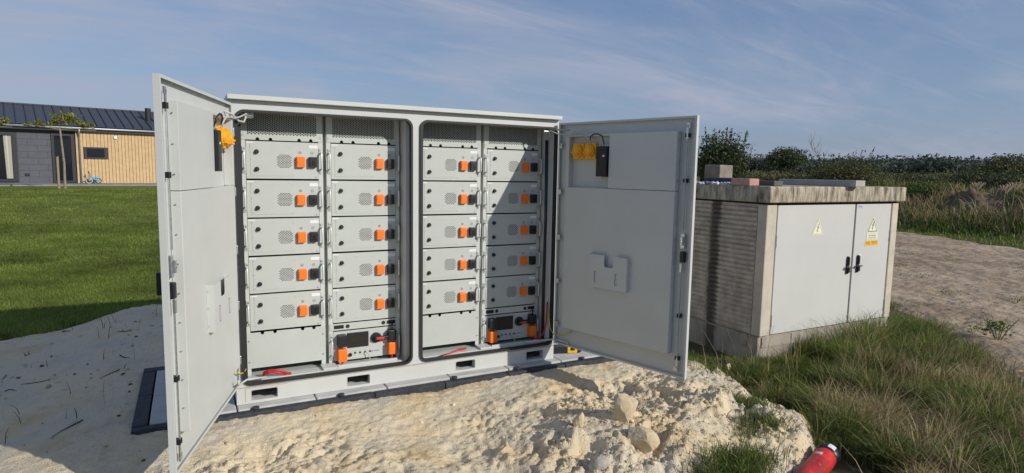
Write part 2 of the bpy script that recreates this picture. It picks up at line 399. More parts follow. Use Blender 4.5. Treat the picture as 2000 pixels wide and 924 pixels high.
# ------------------------------------------------------------------ paved pad
pad = tag(empty('pavement'), kind='structure')
M_SLAB = mat('concrete_slab', (0.50, 0.495, 0.48), 0.8, var=0.12, vscale=7, bump=0.15, bscale=120, spec=0.2)
M_KERB = mat('dark_kerb', (0.045, 0.048, 0.058), 0.7, var=0.35, vscale=25, bump=0.25, bscale=150, spec=0.3)
px = np.linspace(-0.47, 2.80, 8)
for i in range(7):
    for (y0, y1) in ((-0.078, 0.40), (0.408, 0.95)):
        MB().box(px[i] + 0.004, px[i + 1] - 0.004, y0, y1, -0.09, 0.0 - random.uniform(0.0005, 0.003)).build('paving_slab', M_SLAB, pad, 0.006)
kx = [-0.555, -0.17, 0.83, 1.33, 1.83, 2.33, 2.90]
for i in range(6):
    MB().box(kx[i] + 0.002, kx[i + 1] - 0.002, -0.145, -0.084, -0.25, -0.008 - random.uniform(0, 0.004)).build('kerb', M_KERB, pad, 0.006)
    MB().box(kx[i] + 0.002, kx[i + 1] - 0.002, 0.958, 1.06, -0.25, -0.004).build('kerb', M_KERB, pad, 0.006)
for x0, x1 in ((-0.555, -0.476), (2.806, 2.90)):
    for y0, y1 in ((-0.080, 0.45), (0.454, 0.955)):
        MB().box(x0, x1, y0, y1, -0.25, -0.006).build('kerb', M_KERB, pad, 0.006)
for x in (0.10, 0.62, 1.42, 1.93, 2.52):     # lifting lugs of the kerbs
    lug = MB(); P = [(x + 0.022 * math.cos(a), -0.088 + 0.022 * math.sin(a)) for a in np.linspace(0, 2 * math.pi, 11)[:-1]]
    lug.add([(p[0], p[1], -0.006) for p in P] + [(p[0], p[1], 0.006) for p in P], [tuple(range(10)), tuple(range(19, 9, -1))] + [(i, (i + 1) % 10, (i + 1) % 10 + 10, i + 10) for i in range(10)])
    lug.build('kerb_lug', M_KERB, pad, 0.002)

# ------------------------------------------------------------------ battery cabinet
W = 2.305
CABINET = empty('battery_cabinet')
tag(CABINET, 'light grey outdoor battery cabinet with both doors swung open on a paved pad', 'cabinet')
OPEN = [(0.035, 1.135), (1.19, 2.29)]; OZ0, OZ1 = 0.118, 1.815
body = MB()
# shell panels
body.box(0.0, 0.022, 0.004, 0.98, 0.108, 1.868); body.box(W - 0.022, W, 0.004, 0.98, 0.108, 1.868)
body.box(0.022, W - 0.022, 0.958, 0.98, 0.108, 1.868)
body.box(0.022, W - 0.022, 0.03, 0.958, 1.845, 1.868); body.box(0.022, W - 0.022, 0.03, 0.958, 0.108, 0.122)
body.box(1.145, 1.18, 0.03, 0.958, 0.122, 1.845)
# front plate with two rounded openings
mid = 1.1625
for (x0, x1), (ex0, ex1) in zip(OPEN, ((0.0, mid), (mid, W))):
    lp = rrect(x0, x1, OZ0, OZ1, 0.055, 8)
    outer = to_rect(lp, ex0, ex1, 0.107, 1.869, x0, x1, OZ0, OZ1)
    body.strip([(p[0], 0.0, p[1]) for p in outer], [(p[0], 0.0, p[1]) for p in lp])
    body.strip([(p[0], 0.0, p[1]) for p in lp], [(p[0], 0.03, p[1]) for p in lp])
    lp2 = rrect(x0 - 0.008, x1 + 0.008, OZ0 - 0.006, OZ1 + 0.012, 0.06, 8)
    body.strip([(p[0], 0.03, p[1]) for p in lp], [(p[0], 0.03, p[1]) for p in lp2])
body.build('body', M_PAINT, CABINET)
roof = MB(); roof.box(-0.004, W + 0.004, -0.042, 1.0, 1.871, 1.899)
roof.build('roof', M_PAINT, CABINET, 0.003)
# base with fork pockets
base = MB(); pk = [(0.084, 0.241), (0.679, 0.834), (1.466, 1.622), (2.056, 2.209)]
z0, z1 = 0.017, 0.084
base.box(0.0, W, -0.002, 0.05, z1, 0.104)
xs_ = [0.0] + [v for p in pk for v in p] + [W]
for i in range(0, len(xs_), 2): base.box(xs_[i], xs_[i + 1], -0.002, 0.05, z0, z1)
base.box(0.0, W, -0.002, 0.05, 0.0, z0)
base.box(0.0, 0.04, 0.05, 0.94, 0.0, 0.104); base.box(W - 0.04, W, 0.05, 0.94, 0.0, 0.104)
base.box(0.0, W, 0.94, 0.98, 0.0, 0.104)
M_BASE = mat('base_paint', (0.56, 0.575, 0.545), 0.45, var=0.06, vscale=2.0, bump=0.012, bscale=400)
base.build('base', M_BASE, CABINET)
for a_, b_ in pk:
    t = MB()
    lo = rrect(a_ - 0.0004, b_ + 0.0004, z0 - 0.0004, z1 + 0.0004, 0.0085, 4); li = rrect(a_ + 0.0015, b_ - 0.0015, z0 + 0.0015, z1 - 0.0015, 0.008, 4)
    lo = to_rect(li, a_, b_, z0, z1, 0, 0, 0, 0)
    t.strip([(p[0], -0.0035, p[1]) for p in lo], [(p[0], -0.0035, p[1]) for p in li]); t.strip([(p[0], -0.0035, p[1]) for p in li], [(p[0], 0.05, p[1]) for p in li])
    t.build('fork_pocket_rim', M_BASE, CABINET)
M_RUST = mat('rust_stain', (0.42, 0.27, 0.10), 0.8)
rs = MB(); rs.box(0.048, 0.0515, -0.0026, -0.0015, 0.012, 0.098); rs.box(0.05, 0.30, -0.0026, -0.0015, 0.0965, 0.099); rs.box(1.0, 1.3, -0.0026, -0.0015, 0.0985, 0.1003)
rs.build('rust_streak', M_RUST, CABINET)
# gaskets
for x0, x1 in OPEN:
    gk = MB()
    A = rrect(x0 - 0.002, x1 + 0.001, OZ0 - 0.001, OZ1 + 0.001, 0.056, 8); B = rrect(x0 + 0.015, x1 - 0.012, OZ0 + 0.013, OZ1 - 0.013, 0.046, 8)
    gk.strip([(p[0], -0.014, p[1]) for p in A], [(p[0], -0.014, p[1]) for p in B]); gk.strip([(p[0], -0.014, p[1]) for p in B], [(p[0], 0.026, p[1]) for p in B])
    gk.strip([(p[0], -0.014, p[1]) for p in A], [(p[0], 0.026, p[1]) for p in A])
    gk.build('gasket', M_RUBBER, CABINET, 0.002)
    dk = MB()   # black strip added behind the gasket, painting in the gap's shade
    dk.box(x0 + 0.0135, x0 + 0.035, 0.034, 0.150, OZ0 + 0.016, OZ1 - 0.016)
    dk.build('gap_shade_strip', M_RUBBER, CABINET)

RACK_Y = 0.165; BW = 0.44; BH = 0.2355; PITCH = 0.2456; ZTOP = 1.6379
COLX = [0.1039, 0.6264, 1.2558, 1.7794]
screw_set = []
def holes_panel(name, x0, x1, z0, z1, hx0, hx1, hz0, hz1, parent):
    s = MB(); y = RACK_Y - 0.002
    s.box(x0, hx0, y, y + 0.0015, z0, z1); s.box(hx1, x1, y, y + 0.0015, z0, z1); s.box(hx0, hx1, y, y + 0.0015, hz1, z1)
    # lower margin with half-round cable notches
    nx = [x0 + (0.0 if False else 0.0)]
    cxs = [COLX_ + 0.07 for COLX_ in [0]]
    poly = [(hx0, hz0), (hx0, z0)]
    bx = (x0 + x1) / 2 - BW / 2
    for c in (0.07, 0.147, 0.321, 0.394):
        for k in range(9):
            a = math.pi - math.pi * k / 8
            poly.append((bx + c + 0.0115 * math.cos(a), z0 + 0.0145 * math.sin(a) + (0.002 if 0 < k < 8 else 0)))
    poly += [(hx1, z0), (hx1, hz0)]
    s.prism(poly, y, y + 0.0015)
    nxh = 40; pw = (hx1 - hx0) / nxh; ph = 0.0122; r = 0.0050
    for i in range(nxh):
        cx = hx0 + (i + 0.5) * pw; off = 0 if i % 2 == 0 else ph / 2
        nr = int((hz1 - hz0 - off) / ph)
        zz = hz0 + off
        if off: s.add([(cx - pw / 2, y, hz0), (cx + pw / 2, y, hz0), (cx + pw / 2, y, zz), (cx - pw / 2, y, zz)], [(0, 1, 2, 3)])
        for j in range(nr):
            cz = zz + (j + 0.5) * ph
            ring = [(cx + r * math.cos(rad(45 * k)), y, cz + r * math.sin(rad(45 * k))) for k in range(8)]
            ex, ez = pw / 2, ph / 2
            out = [(cx + ex, y, cz), (cx + ex, y, cz + ez), (cx, y, cz + ez), (cx - ex, y, cz + ez), (cx - ex, y, cz), (cx - ex, y, cz - ez), (cx, y, cz - ez), (cx + ex, y, cz - ez)]
            s.strip(out, ring)
        zt = zz + nr * ph
        if zt < hz1 - 1e-5: s.add([(cx - pw / 2, y, zt), (cx + pw / 2, y, zt), (cx + pw / 2, y, hz1), (cx - pw / 2, y, hz1)], [(0, 1, 2, 3)])
    return s.build(name, M_PANEL, parent)
M_RAIL = mat('rail_paint', (0.56, 0.58, 0.545), 0.45)
for ci, cx in enumerate(COLX):
    # uprights
    for x0, x1 in ((cx - 0.030, cx - 0.002), (cx + BW + 0.002, cx + BW + 0.030)):
        r_ = MB(); r_.box(x0, x1, RACK_Y + 0.001, RACK_Y + 0.005, 0.124, 1.843)
        xo = x0 if x0 < cx else x1 - 0.004
        r_.box(xo, xo + 0.004, RACK_Y + 0.005, RACK_Y + 0.075, 0.124, 1.843)
        r_.build('mounting_rail', M_RAIL, CABINET)
        r2 = MB(); r2.box(x0, x1, 0.80, 0.82, 0.124, 1.843); r2.build('rear_rail', M_RAIL, CABINET)
    holes_panel('perforated_panel', cx - 0.026, cx + BW + 0.026, ZTOP + 0.008, 1.832, cx + 0.010, cx + BW - 0.010, 1.678, 1.818, CABINET)
    MB().box(cx - 0.02, cx + BW + 0.02, RACK_Y + 0.014, RACK_Y + 0.020, ZTOP + 0.004, 1.835).build('mesh_shade_sheet', M_DARK, CABINET)  # added near-black sheet: its colour paints the shade behind the perforations
    sc_ = MB()
    for x in (cx - 0.016, cx + BW + 0.016):
        for z in (1.675, 1.765): sc_.cyl((x, RACK_Y - 0.006, z), (x, RACK_Y - 0.001, z), 0.0045, 8)
    tag(sc_.build('panel_screws', M_ZINC, CABINET), kind='stuff')
    if ci in (0, 2):
        pl = MB(); poly = [(cx - 0.026, 0.17)]; zt = 0.408
        poly = [(cx - 0.026, zt), (cx - 0.026, 0.172), (cx + BW + 0.026, 0.172), (cx + BW + 0.026, zt)]
        for c in (0.394, 0.321, 0.147, 0.07):
            for k in range(9):
                a = math.pi * k / 8
                poly.append((cx + c + 0.0115 * math.cos(a), zt - 0.0145 * math.sin(a) - (0.002 if 0 < k < 8 else 0)))
        pl.prism(poly, RACK_Y - 0.003, RACK_Y - 0.001)
        pl.build('blank_panel', M_PANEL, CABINET)
        sc_ = MB()
        for x in (cx - 0.012, cx + BW + 0.013):
            for z in (0.215, 0.355): sc_.cyl((x, RACK_Y - 0.007, z), (x, RACK_Y - 0.003, z), 0.005, 8)
        tag(sc_.build('panel_screws', M_ZINC, CABINET), kind='stuff')
    else:
        pl = MB(); pl.box(cx - 0.026, cx + BW + 0.026, RACK_Y - 0.003, RACK_Y - 0.001, 0.366, 0.4125); pl.build('cable_panel', M_PANEL, CABINET)
        for q, (ax, bx_) in enumerate(((0.004, 0.07), (0.374, 0.436))):
            MB().box(cx + ax, cx + bx_, RACK_Y - 0.005, RACK_Y - 0.0035, 0.377, 0.402).build('cable_slot', M_DARK, CABINET)
        for c in (0.097, 0.349):
            MB().cyl((cx + c, RACK_Y - 0.006, 0.3895), (cx + c, RACK_Y - 0.0035, 0.3895), 0.0135, 14).build('dark_hole_disc', M_RUBBER, CABINET)  # open round cable hole drawn as a black disc, its inner shade painted
for ci in (0, 2): MB().box(COLX[ci] + BW + 0.031, COLX[ci + 1] - 0.031, RACK_Y + 0.055, RACK_Y + 0.059, 0.124, 1.843).build('rack_divider', M_RAIL, CABINET)
for x0, x1 in OPEN:     # sole plate and tray
    t = MB(); t.box(x0 + 0.04, x1 - 0.06, 0.055, 0.150, 0.124, 0.1300); t.build('cable_tray', M_PAINT, CABINET, 0.001)
    t = MB(); t.box(x0 + 0.60, x1 - 0.09, 0.06, 0.066, 0.1302, 0.152); t.build('tray_lip', M_PAINT, CABINET, 0.001)
    MB().box((x0 + x1) / 2 - 0.05, (x0 + x1) / 2 + 0.045, 0.05, 0.155, 0.131, 0.145).build('tray_bridge', M_PAINT, CABINET, 0.002)
    MB().box(x1 - 0.03, x1 + 0.004, 0.05, 0.7, 0.124, 1.84).build('inner_side_panel', M_PAINT, CABINET)
    MB().box(x0 + 0.036, x1 - 0.02, 0.83, 0.84, 0.13, 1.83).build('rear_baffle', M_DARK, CABINET)

# ------------------------------------------------------------------ battery modules
def rounded_block(x0, x1, y0, y1, z0, z1, r, m=None):
    s = MB(); P = rrect(x0, x1, z0, z1, r, 4); s.prism(P, y0, y1); return s
def connector(parent, x, z, w, h, m, name, mark=None, depth=0.027):
    o = rounded_block(x - w / 2, x + w / 2, -depth, -0.0015, z - h / 2, z + h / 2, 0.007).build(name, m, parent, 0.0035)
    f = MB(); f.prism(rrect(x - w * 0.36, x + w * 0.36, z - h * 0.30, z + h * 0.36, 0.004, 3), -depth - 0.0015, -depth + 0.0005)
    f.build('raised_face', m, o, 0.001)
    if mark == 'tri':
        t = MB(); t.prism([(x - 0.011, z - 0.005), (x + 0.011, z - 0.005), (x, z + 0.014)], -depth - 0.0024, -depth - 0.001)
        t.build('moulded_triangle', mat('black_plastic_gloss', (0.006, 0.006, 0.007), 0.3), o)
        MB().box(x - 0.012, x + 0.012, -depth - 0.0024, -depth - 0.001, z - 0.018, z - 0.011).build('moulded_bar', MATS['black_plastic_gloss'], o)
    if mark == 'bars':
        t = MB()
        for k in range(4): t.box(x - w * 0.46 , x - w * 0.40, -depth - 0.0012, -depth + 0.001, z - 0.018 + k * 0.01, z - 0.013 + k * 0.01)
        t.build('moulded_marks', mat('orange_dark', (0.55, 0.08, 0.01), 0.5), o)
    return o
def ear(parent, side):
    x0, x1 = (-0.0225, -0.002) if side < 0 else (BW + 0.002, BW + 0.0225)
    e = MB().box(x0, x1, -0.004, -0.001, 0.034, BH - 0.034).build('ear', M_PANEL, parent, 0.001)
    xm = (x0 + x1) / 2
    s = MB()
    for z in (0.047, BH - 0.047): s.cyl((xm - 0.002 * side, -0.0075, z), (xm - 0.002 * side, -0.004, z), 0.0058, 8)
    s.build('ear_bolt', M_ZINC, e)
    h = MB(); hx = xm + 0.002 * side; za, zb = 0.064, BH - 0.064
    h.tube([(hx, -0.004, za), (hx, -0.022, za), (hx, -0.030, za + 0.003), (hx, -0.034, za + 0.011), (hx, -0.034, zb - 0.011), (hx, -0.030, zb - 0.003), (hx, -0.022, zb), (hx, -0.004, zb)], 0.0056, 8)
    h.build('handle', M_ALU, parent, smooth=True)
def make_module():
    root = empty('battery_module')
    f = MB(); f.box(0, BW, -0.0015, 0.0, 0, BH); f.box(0.004, BW - 0.004, 0.001, 0.55, 0.004, BH - 0.004)
    f.build('case', M_PANEL, root)
    MB().box(0.024, 0.288, -0.0032, -0.0016, 0.018, BH - 0.018).build('cover_plate', M_PANEL, root, 0.0006)
    s = MB()
    for x, d in ((0.026, 0.026), (0.152, 0.027), (0.276, 0.033), (0.028, 0.117), (0.033, 0.205), (0.158, 0.208), (0.279, 0.208), (0.282, 0.122)):
        s.cyl((x, -0.0045, BH - d), (x, -0.003, BH - d), 0.0028, 7)
    s.cyl((0.424, -0.005, 0.012), (0.424, -0.0015, 0.012), 0.0045, 7)
    tag(s.build('screws', M_ZINC, root), kind='stuff')
    for d in (0.066, 0.175):
        p = MB(); p.cyl((0.062, -0.008, BH - d), (0.062, -0.0032, BH - d), 0.0145, 12); p.cyl((0.062, -0.022, BH - d), (0.062, -0.008, BH - d), 0.0115, 6)
        p.build('data_port', M_BLACK, root, 0.001)
        MB().box(0.052, 0.078, -0.0036, -0.0031, BH - d - 0.0195, BH - d - 0.0178).build('port_caption', M_GREYINK, root)
    v = MB(); cx, cz, R = 0.227, BH - 0.123, 0.041
    for j in range(-5, 6):
        z = cz + j * 0.0078
        for i in range(-3, 4):
            x = cx + i * 0.0160 + (0.008 if j % 2 else 0)
            if abs(x - cx) ** 3.2 + abs(z - cz) ** 3.2 < 0.0435 ** 3.2:
                v.add([(x - 0.0058, -0.0036, z - 0.0019), (x + 0.0058, -0.0036, z - 0.0019), (x + 0.0058, -0.0036, z + 0.0019), (x - 0.0058, -0.0036, z + 0.0019)], [(0, 1, 2, 3)])
    tag(v.build('fan_vent', M_DARK, root), kind='stuff')
    connector(root, 0.325, BH - 0.126, 0.053, 0.070, M_ORANGE, 'positive_connector', 'bars')
    connector(root, 0.4015, BH - 0.126, 0.052, 0.068, M_BLACK, 'negative_connector', 'tri')
    for x, kind in ((0.324, 1), (0.398, 0)):
        pm = MB(); z = BH - 0.067
        A = [(x + 0.009 * math.cos(a), -0.0019, z + 0.009 * math.sin(a)) for a in np.linspace(0, 2 * math.pi, 17)[:-1]]
        B = [(x + 0.0072 * math.cos(a), -0.0019, z + 0.0072 * math.sin(a)) for a in np.linspace(0, 2 * math.pi, 17)[:-1]]
        pm.strip(A, B); pm.box(x - 0.0055, x + 0.0055, -0.0022, -0.0016, z - 0.0008, z + 0.0008)
        if kind: pm.box(x - 0.0008, x + 0.0008, -0.0024, -0.0016, z - 0.0055, z + 0.0055)
        pm.build('polarity_mark', M_INK, root)
    lb = MB().box(0.382, 0.436, -0.0024, -0.0016, BH - 0.036, BH - 0.016).build('rating_sticker', M_WHITE, root)
    MB().box(0.003, 0.044, -0.0024, -0.0016, BH - 0.012, BH - 0.005).build('serial_sticker', M_WHITE, root)
    ear(root, -1); ear(root, 1)
    return root
ROWN = ['top', 'second', 'third', 'fourth', 'fifth']
COLN = ['leftmost column, left half of the cabinet', 'second column, left half of the cabinet', 'third column, right half of the cabinet', 'rightmost column, right half of the cabinet']
mod0 = make_module(); first = True
for c in range(4):
    for r in range(5):
        o = mod0 if first else copy_tree(mod0); first = False
        o.location = (COLX[c] + random.uniform(-0.0009, 0.0009), RACK_Y + random.uniform(-0.0008, 0.0002), ZTOP - r * PITCH - BH + random.uniform(-0.0008, 0.0008)); o.rotation_euler = (0, random.uniform(-0.0016, 0.0016), 0)
        nm = 'top' if r == 0 else ('%s from the top' % ROWN[r])
        tag(o, 'grey battery module, %s in the %s' % (nm, COLN[c]), 'battery module', 'battery modules in the cabinet racks')

# ------------------------------------------------------------------ control units
def make_control(label, cx, cable_pts):
    HH = 0.207; root = empty('control_unit', (cx, RACK_Y, 0.150)); tag(root, label, 'control unit', 'control units under the modules')
    f = MB(); f.box(0, BW, -0.0015, 0, 0, HH); f.box(0.004, BW - 0.004, 0.001, 0.5, 0.004, HH - 0.004); f.build('case', M_PANEL, root)
    sc1 = MB().box(0.094, 0.241, -0.010, -0.0016, HH - 0.122, HH - 0.016).build('screen_bezel', M_BLACK, root, 0.002)
    MB().box(0.112, 0.222, -0.0108, -0.0098, HH - 0.100, HH - 0.034).build('display', M_SCREEN, sc1)
    sw = MB(); sw.cyl((0.295, -0.016, HH - 0.068), (0.295, -0.0016, HH - 0.068), 0.037, 24); s_ = sw.build('rotary_switch', M_BLACK, root, 0.003)
    hd = MB(); hd.prism(rrect(0.276, 0.383, HH - 0.081, HH - 0.057, 0.010, 4), -0.044, -0.0165); hd.build('lever', M_BLACK, s_, 0.003)
    MB().prism(rrect(0.288, 0.346, HH - 0.076, HH - 0.062, 0.0055, 4), -0.0465, -0.0445).build('red_grip', M_REDBRIGHT, s_, 0.001)
    connector(root, 0.052, HH - 0.060, 0.060, 0.084, M_BLACK, 'negative_connector', None, 0.05)
    connector(root, 0.052, HH - 0.160, 0.060, 0.088, M_ORANGE, 'positive_connector', None, 0.055)
    connector(root, 0.402, HH - 0.057, 0.056, 0.078, M_BLACK, 'negative_connector', None, 0.05)
    connector(root, 0.402, HH - 0.150, 0.056, 0.086, M_ORANGE, 'positive_connector', None, 0.055)
    MB().cyl((0.112, -0.014, HH - 0.172), (0.112, -0.0016, HH - 0.172), 0.0125, 12).build('data_port', M_BLACK, root, 0.001)
    for x in (0.147, 0.182, 0.218, 0.252):
        MB().box(x - 0.007, x + 0.007, -0.0035, -0.0016, HH - 0.170, HH - 0.159).build('socket', M_DARK if x < 0.25 else M_INK, root)
        MB().box(x - 0.006, x + 0.006, -0.0022, -0.0016, HH - 0.154, HH - 0.152).build('socket_caption', M_GREYINK, root)
    lg = MB(); lg.prism([(0.262, HH - 0.170), (0.268, HH - 0.159), (0.271, HH - 0.165), (0.277, HH - 0.157), (0.270, HH - 0.171)], -0.0024, -0.0016); lg.box(0.281, 0.318, -0.0024, -0.0016, HH - 0.1665, HH - 0.1625)
    lg.build('maker_mark', M_BLUEINK, root)
    for x, z, n in ((0.052, 0.0, 'power_cable'), (0.402, 0.012, 'power_cable')):
        t = MB(); t.tube([(x, -0.028, z + 0.004), (x + 0.001, -0.030, z - 0.012), (x - 0.006, -0.045, z - 0.026), (x - 0.02, -0.075, -0.018)], 0.007, 8); t.build(n, M_RED, root, smooth=True)
    t = MB(); t.tube([(0.218, -0.003, HH - 0.163), (0.219, -0.02, HH - 0.164), (0.236, -0.03, HH - 0.176), (0.243, -0.035, 0.0), (0.236, -0.06, -0.015), (0.21, -0.09, -0.019)], 0.003, 6); t.build('network_cable', M_GREYCABLE, root, smooth=True)
    t = MB(); t.tube([(0.402, -0.03, HH - 0.02), (0.404, -0.035, HH + 0.004), (0.407, -0.028, HH + 0.016), (0.41, -0.006, HH + 0.028)], 0.0055, 6); t.build('feed_cable', M_BLACK, root, smooth=True)
    for side in (-1, 1):
        x0, x1 = (-0.0225, -0.002) if side < 0 else (BW + 0.002, BW + 0.0225)
        e = MB().box(x0, x1, -0.004, -0.001, 0.01, HH - 0.01).build('ear', M_PANEL, root, 0.001)
        xm = (x0 + x1) / 2 + 0.002 * side; za, zb = 0.045, HH - 0.06
        h = MB(); h.tube([(xm, -0.004, za), (xm, -0.022, za), (xm, -0.030, za + 0.003), (xm, -0.034, za + 0.011), (xm, -0.034, zb - 0.011), (xm, -0.030, zb - 0.003), (xm, -0.022, zb), (xm, -0.004, zb)], 0.0056, 8)
        h.build('handle', M_ALU, root, smooth=True)
        s = MB()
        for z in (0.024, HH - 0.035): s.cyl((xm - 0.002 * side, -0.008, z), (xm - 0.002 * side, -0.004, z), 0.0058, 8)
        s.build('ear_bolt', M_ZINC, e)
make_control('control unit with black screen and red rotary lever, in the left half of the cabinet', COLX[1], None)
make_control('control unit with black screen and red rotary lever, in the right half of the cabinet', COLX[3], None)

# ------------------------------------------------------------------ doors
DW = 1.15; DZ0, DZ1 = 0.138, 1.846
def make_door(m, loc, ang, lbl):
    d = MB(m)
    d.box(0, DW, 0.0, 0.002, DZ0, DZ1)
    FL = 0.026
    d.box(0, 0.002, 0.002, FL, DZ0, DZ1); d.box(DW - 0.002, DW, 0.002, FL, DZ0, DZ1)
    d.box(0.002, DW - 0.002, 0.002, FL, DZ1 - 0.002, DZ1); d.box(0.002, DW - 0.002, 0.002, FL, DZ0, DZ0 + 0.002)
    d.box(0.002, 0.016, FL - 0.002, FL, DZ0 + 0.002, DZ1 - 0.002); d.box(DW - 0.015, DW - 0.002, FL - 0.002, FL, DZ0 + 0.002, DZ1 - 0.002)
    d.box(0.016, DW - 0.015, FL - 0.002, FL, DZ1 - 0.014, DZ1 - 0.002); d.box(0.016, DW - 0.015, FL - 0.002, FL, DZ0 + 0.002, DZ0 + 0.014)
    door = d.build('door', M_PAINT, CABINET, loc=loc, rotz=ang); door['label'] = lbl
    # raised insulation panel with a window cut for the instruments
    u0, u1, z0, z1 = 0.100, 1.030, 0.288, 1.752; a0, a1, b0, b1 = 0.130, 0.497, 1.368, 1.738; Y = 0.052
    p = MB(m)
    p.box(u0, u1, 0.003, Y, z0, b0 - 0.0015)
    p.build('lower_inner_panel', M_PAINT, door, 0.003)
    p = MB(m)
    p.box(a1, u1, 0.003, Y, b0 + 0.0015, z1); p.box(u0, a0, 0.003, Y, b0 + 0.0015, z1); p.box(a0, a1, 0.003, Y, b1, z1)
    p.build('upper_inner_panel', M_PAINT, door, 0.0015)
    # instruments in the window
    for k, u in enumerate((0.207, 0.318)):
        bx_ = MB(m); bx_.prism(rrect(u - 0.052, u + 0.052, 1.575, 1.690, 0.012, 4), 0.003, 0.040)
        jb = bx_.build('socket_box', M_YELLOW, door, 0.004)
        for q, (rr_, yy) in enumerate(((0.046, 0.058), (0.036, 0.068), (0.024, 0.074))):
            c = MB(m); c.cyl((u, 0.0405 + 0.009 * q, 1.632), (u, yy, 1.632), rr_, 20); c.build('dome_ring', M_YELLOW, jb, 0.003)
        for q in range(3):
            a = rad(200 + 50 * q); c = MB(m); c.box(u + 0.03 * math.cos(a) - 0.010, u + 0.03 * math.cos(a) + 0.010, 0.055, 0.080, 1.632 + 0.03 * math.sin(a) - 0.006, 1.632 + 0.03 * math.sin(a) + 0.006)
            c.build('clip', M_YELLOW, jb, 0.002)
    ps = MB(m); ps.box(0.392, 0.488, 0.003, 0.062, 1.450, 1.664); ps.box(0.440, 0.488, 0.062, 0.072, 1.458, 1.656)
    psu = ps.build('power_supply', M_BLACK, door, 0.002)
    t = MB(m)
    for u in (0.408, 0.432, 0.456, 0.478): t.box(u - 0.008, u + 0.008, 0.02, 0.045, 1.665, 1.676)
    t.build('terminal', M_ZINC, psu, 0.001)
    MB(m).box(0.455, 0.472, 0.0722, 0.0735, 1.590, 1.602).build('label_plate', M_WHITE, psu)
    c = MB(m); c.tube([(0.44, 0.035, 1.675), (0.44, 0.05, 1.71), (0.435, 0.055, 1.735), (0.40, 0.06, 1.752), (0.36, 0.058, 1.752), (0.33, 0.055, 1.735), (0.32, 0.045, 1.70)], 0.0045, 6); c.build('black_cable', M_BLACK, door, smooth=True)
    c = MB(m); c.tube([(0.33, 0.05, 1.69), (0.32, 0.058, 1.72), (0.28, 0.060, 1.742), (0.2, 0.060, 1.750), (0.1, 0.062, 1.752), (0.02, 0.07, 1.765), (-0.03, 0.10, 1.79)], 0.005, 6); c.build('grey_cable', M_GREYCABLE, door, smooth=True)
    # document pocket
    yk = Y + 0.034
    dp = MB(m)
    poly = [(0.378, 0.655), (0.705, 0.655), (0.705, 0.895), (0.590, 0.895), (0.590, 0.822), (0.582, 0.812), (0.521, 0.812), (0.513, 0.822), (0.513, 0.895), (0.378, 0.895)]
    dp.prism(poly, yk - 0.002, yk)
    dp.box(0.378, 0.380, Y, yk - 0.002, 0.655, 0.895); dp.box(0.703, 0.705, Y, yk - 0.002, 0.655, 0.895); dp.box(0.380, 0.703, Y, yk - 0.002, 0.655, 0.657)
    dp.box(0.705, 0.722, Y + 0.0005, Y + 0.002, 0.668, 0.886)
    pk_ = dp.build('document_pocket', M_PAINT, door)
    for u in (0.436, 0.618):
        sl = MB(m); sl.prism(rrect(u - 0.0085, u + 0.0085, 0.690, 0.775, 0.008, 5), yk + 0.0003, yk + 0.0012); sl.build('slot', M_DARK, pk_)
        sl = MB(m); sl.prism(rrect(u - 0.0015 , u + 0.0075, 0.694, 0.771, 0.004, 4), yk + 0.0013, yk + 0.0018); sl.build('paper_edge', M_PURPLE, pk_)
    s = MB(m)
    for z in (0.69, 0.78, 0.865): s.cyl((0.714, Y + 0.002, z), (0.714, Y + 0.006, z), 0.005, 8)
    for u in (0.45, 0.63): s.cyl((u, Y + 0.012, 0.650), (u, Y + 0.012, 0.655), 0.006, 8)
    tag(s.build('pocket_screws', M_ZINC, pk_), kind='stuff')
    # espagnolette
    ur = 1.086; yr = 0.024
    r_ = MB(m); r_.tube([(ur, yr, 1.12), (ur, yr, 1.70)], 0.005, 8); r_.tube([(ur, yr, 0.88), (ur, yr, 0.27)], 0.005, 8)
    r_.box(ur - 0.008, ur + 0.008, yr - 0.003, yr + 0.003, 1.70, 1.79); r_.box(ur - 0.008, ur + 0.018, yr - 0.003, yr + 0.003, 1.772, 1.802)
    r_.box(ur - 0.008, ur + 0.008, yr - 0.003, yr + 0.003, 0.20, 0.27); r_.box(ur - 0.022, ur + 0.008, yr - 0.003, yr + 0.003, 0.178, 0.21)
    r_.build('locking_rod', M_ZINC, door, smooth=False)
    for z in (1.725, 1.437, 0.553, 0.268):
        q = MB(m); q.box(ur - 0.013, ur + 0.013, 0.003, yr - 0.007, z - 0.013, z + 0.013); q.box(ur - 0.013, ur - 0.007, yr - 0.007, yr + 0.008, z - 0.013, z + 0.013); q.box(ur + 0.007, ur + 0.013, yr - 0.007, yr + 0.008, z - 0.013, z + 0.013)
        q.build('rod_guide', M_BLACK, door, 0.002)
    q = MB(m); q.box(ur - 0.014, ur + 0.016, 0.003, 0.026, 1.000, 1.095); q.box(ur - 0.009, ur + 0.009, 0.026, 0.040, 1.02, 1.075); q.cyl((ur, 0.040, 1.048), (ur, 0.047, 1.048), 0.006, 8)
    q.build('lock_case', M_ZINC, door, 0.002)
    q = MB(m); q.box(ur - 0.010, ur + 0.022, 0.003, 0.036, 0.908, 0.980); q.build('lock_body', M_BLACK, door, 0.006)
    q = MB(m); q.box(ur - 0.009, ur + 0.009, yr - 0.004, yr + 0.010, 0.845, 0.903); q.build('rod_joint', M_ZINC, door, 0.002)
    q = MB(m); q.box(1.045, 1.085, -0.016, -0.0005, 0.80, 1.06); q.box(1.050, 1.080, -0.045, -0.016, 0.92, 1.02); q.build('outer_handle', M_BLACK, door, 0.004)
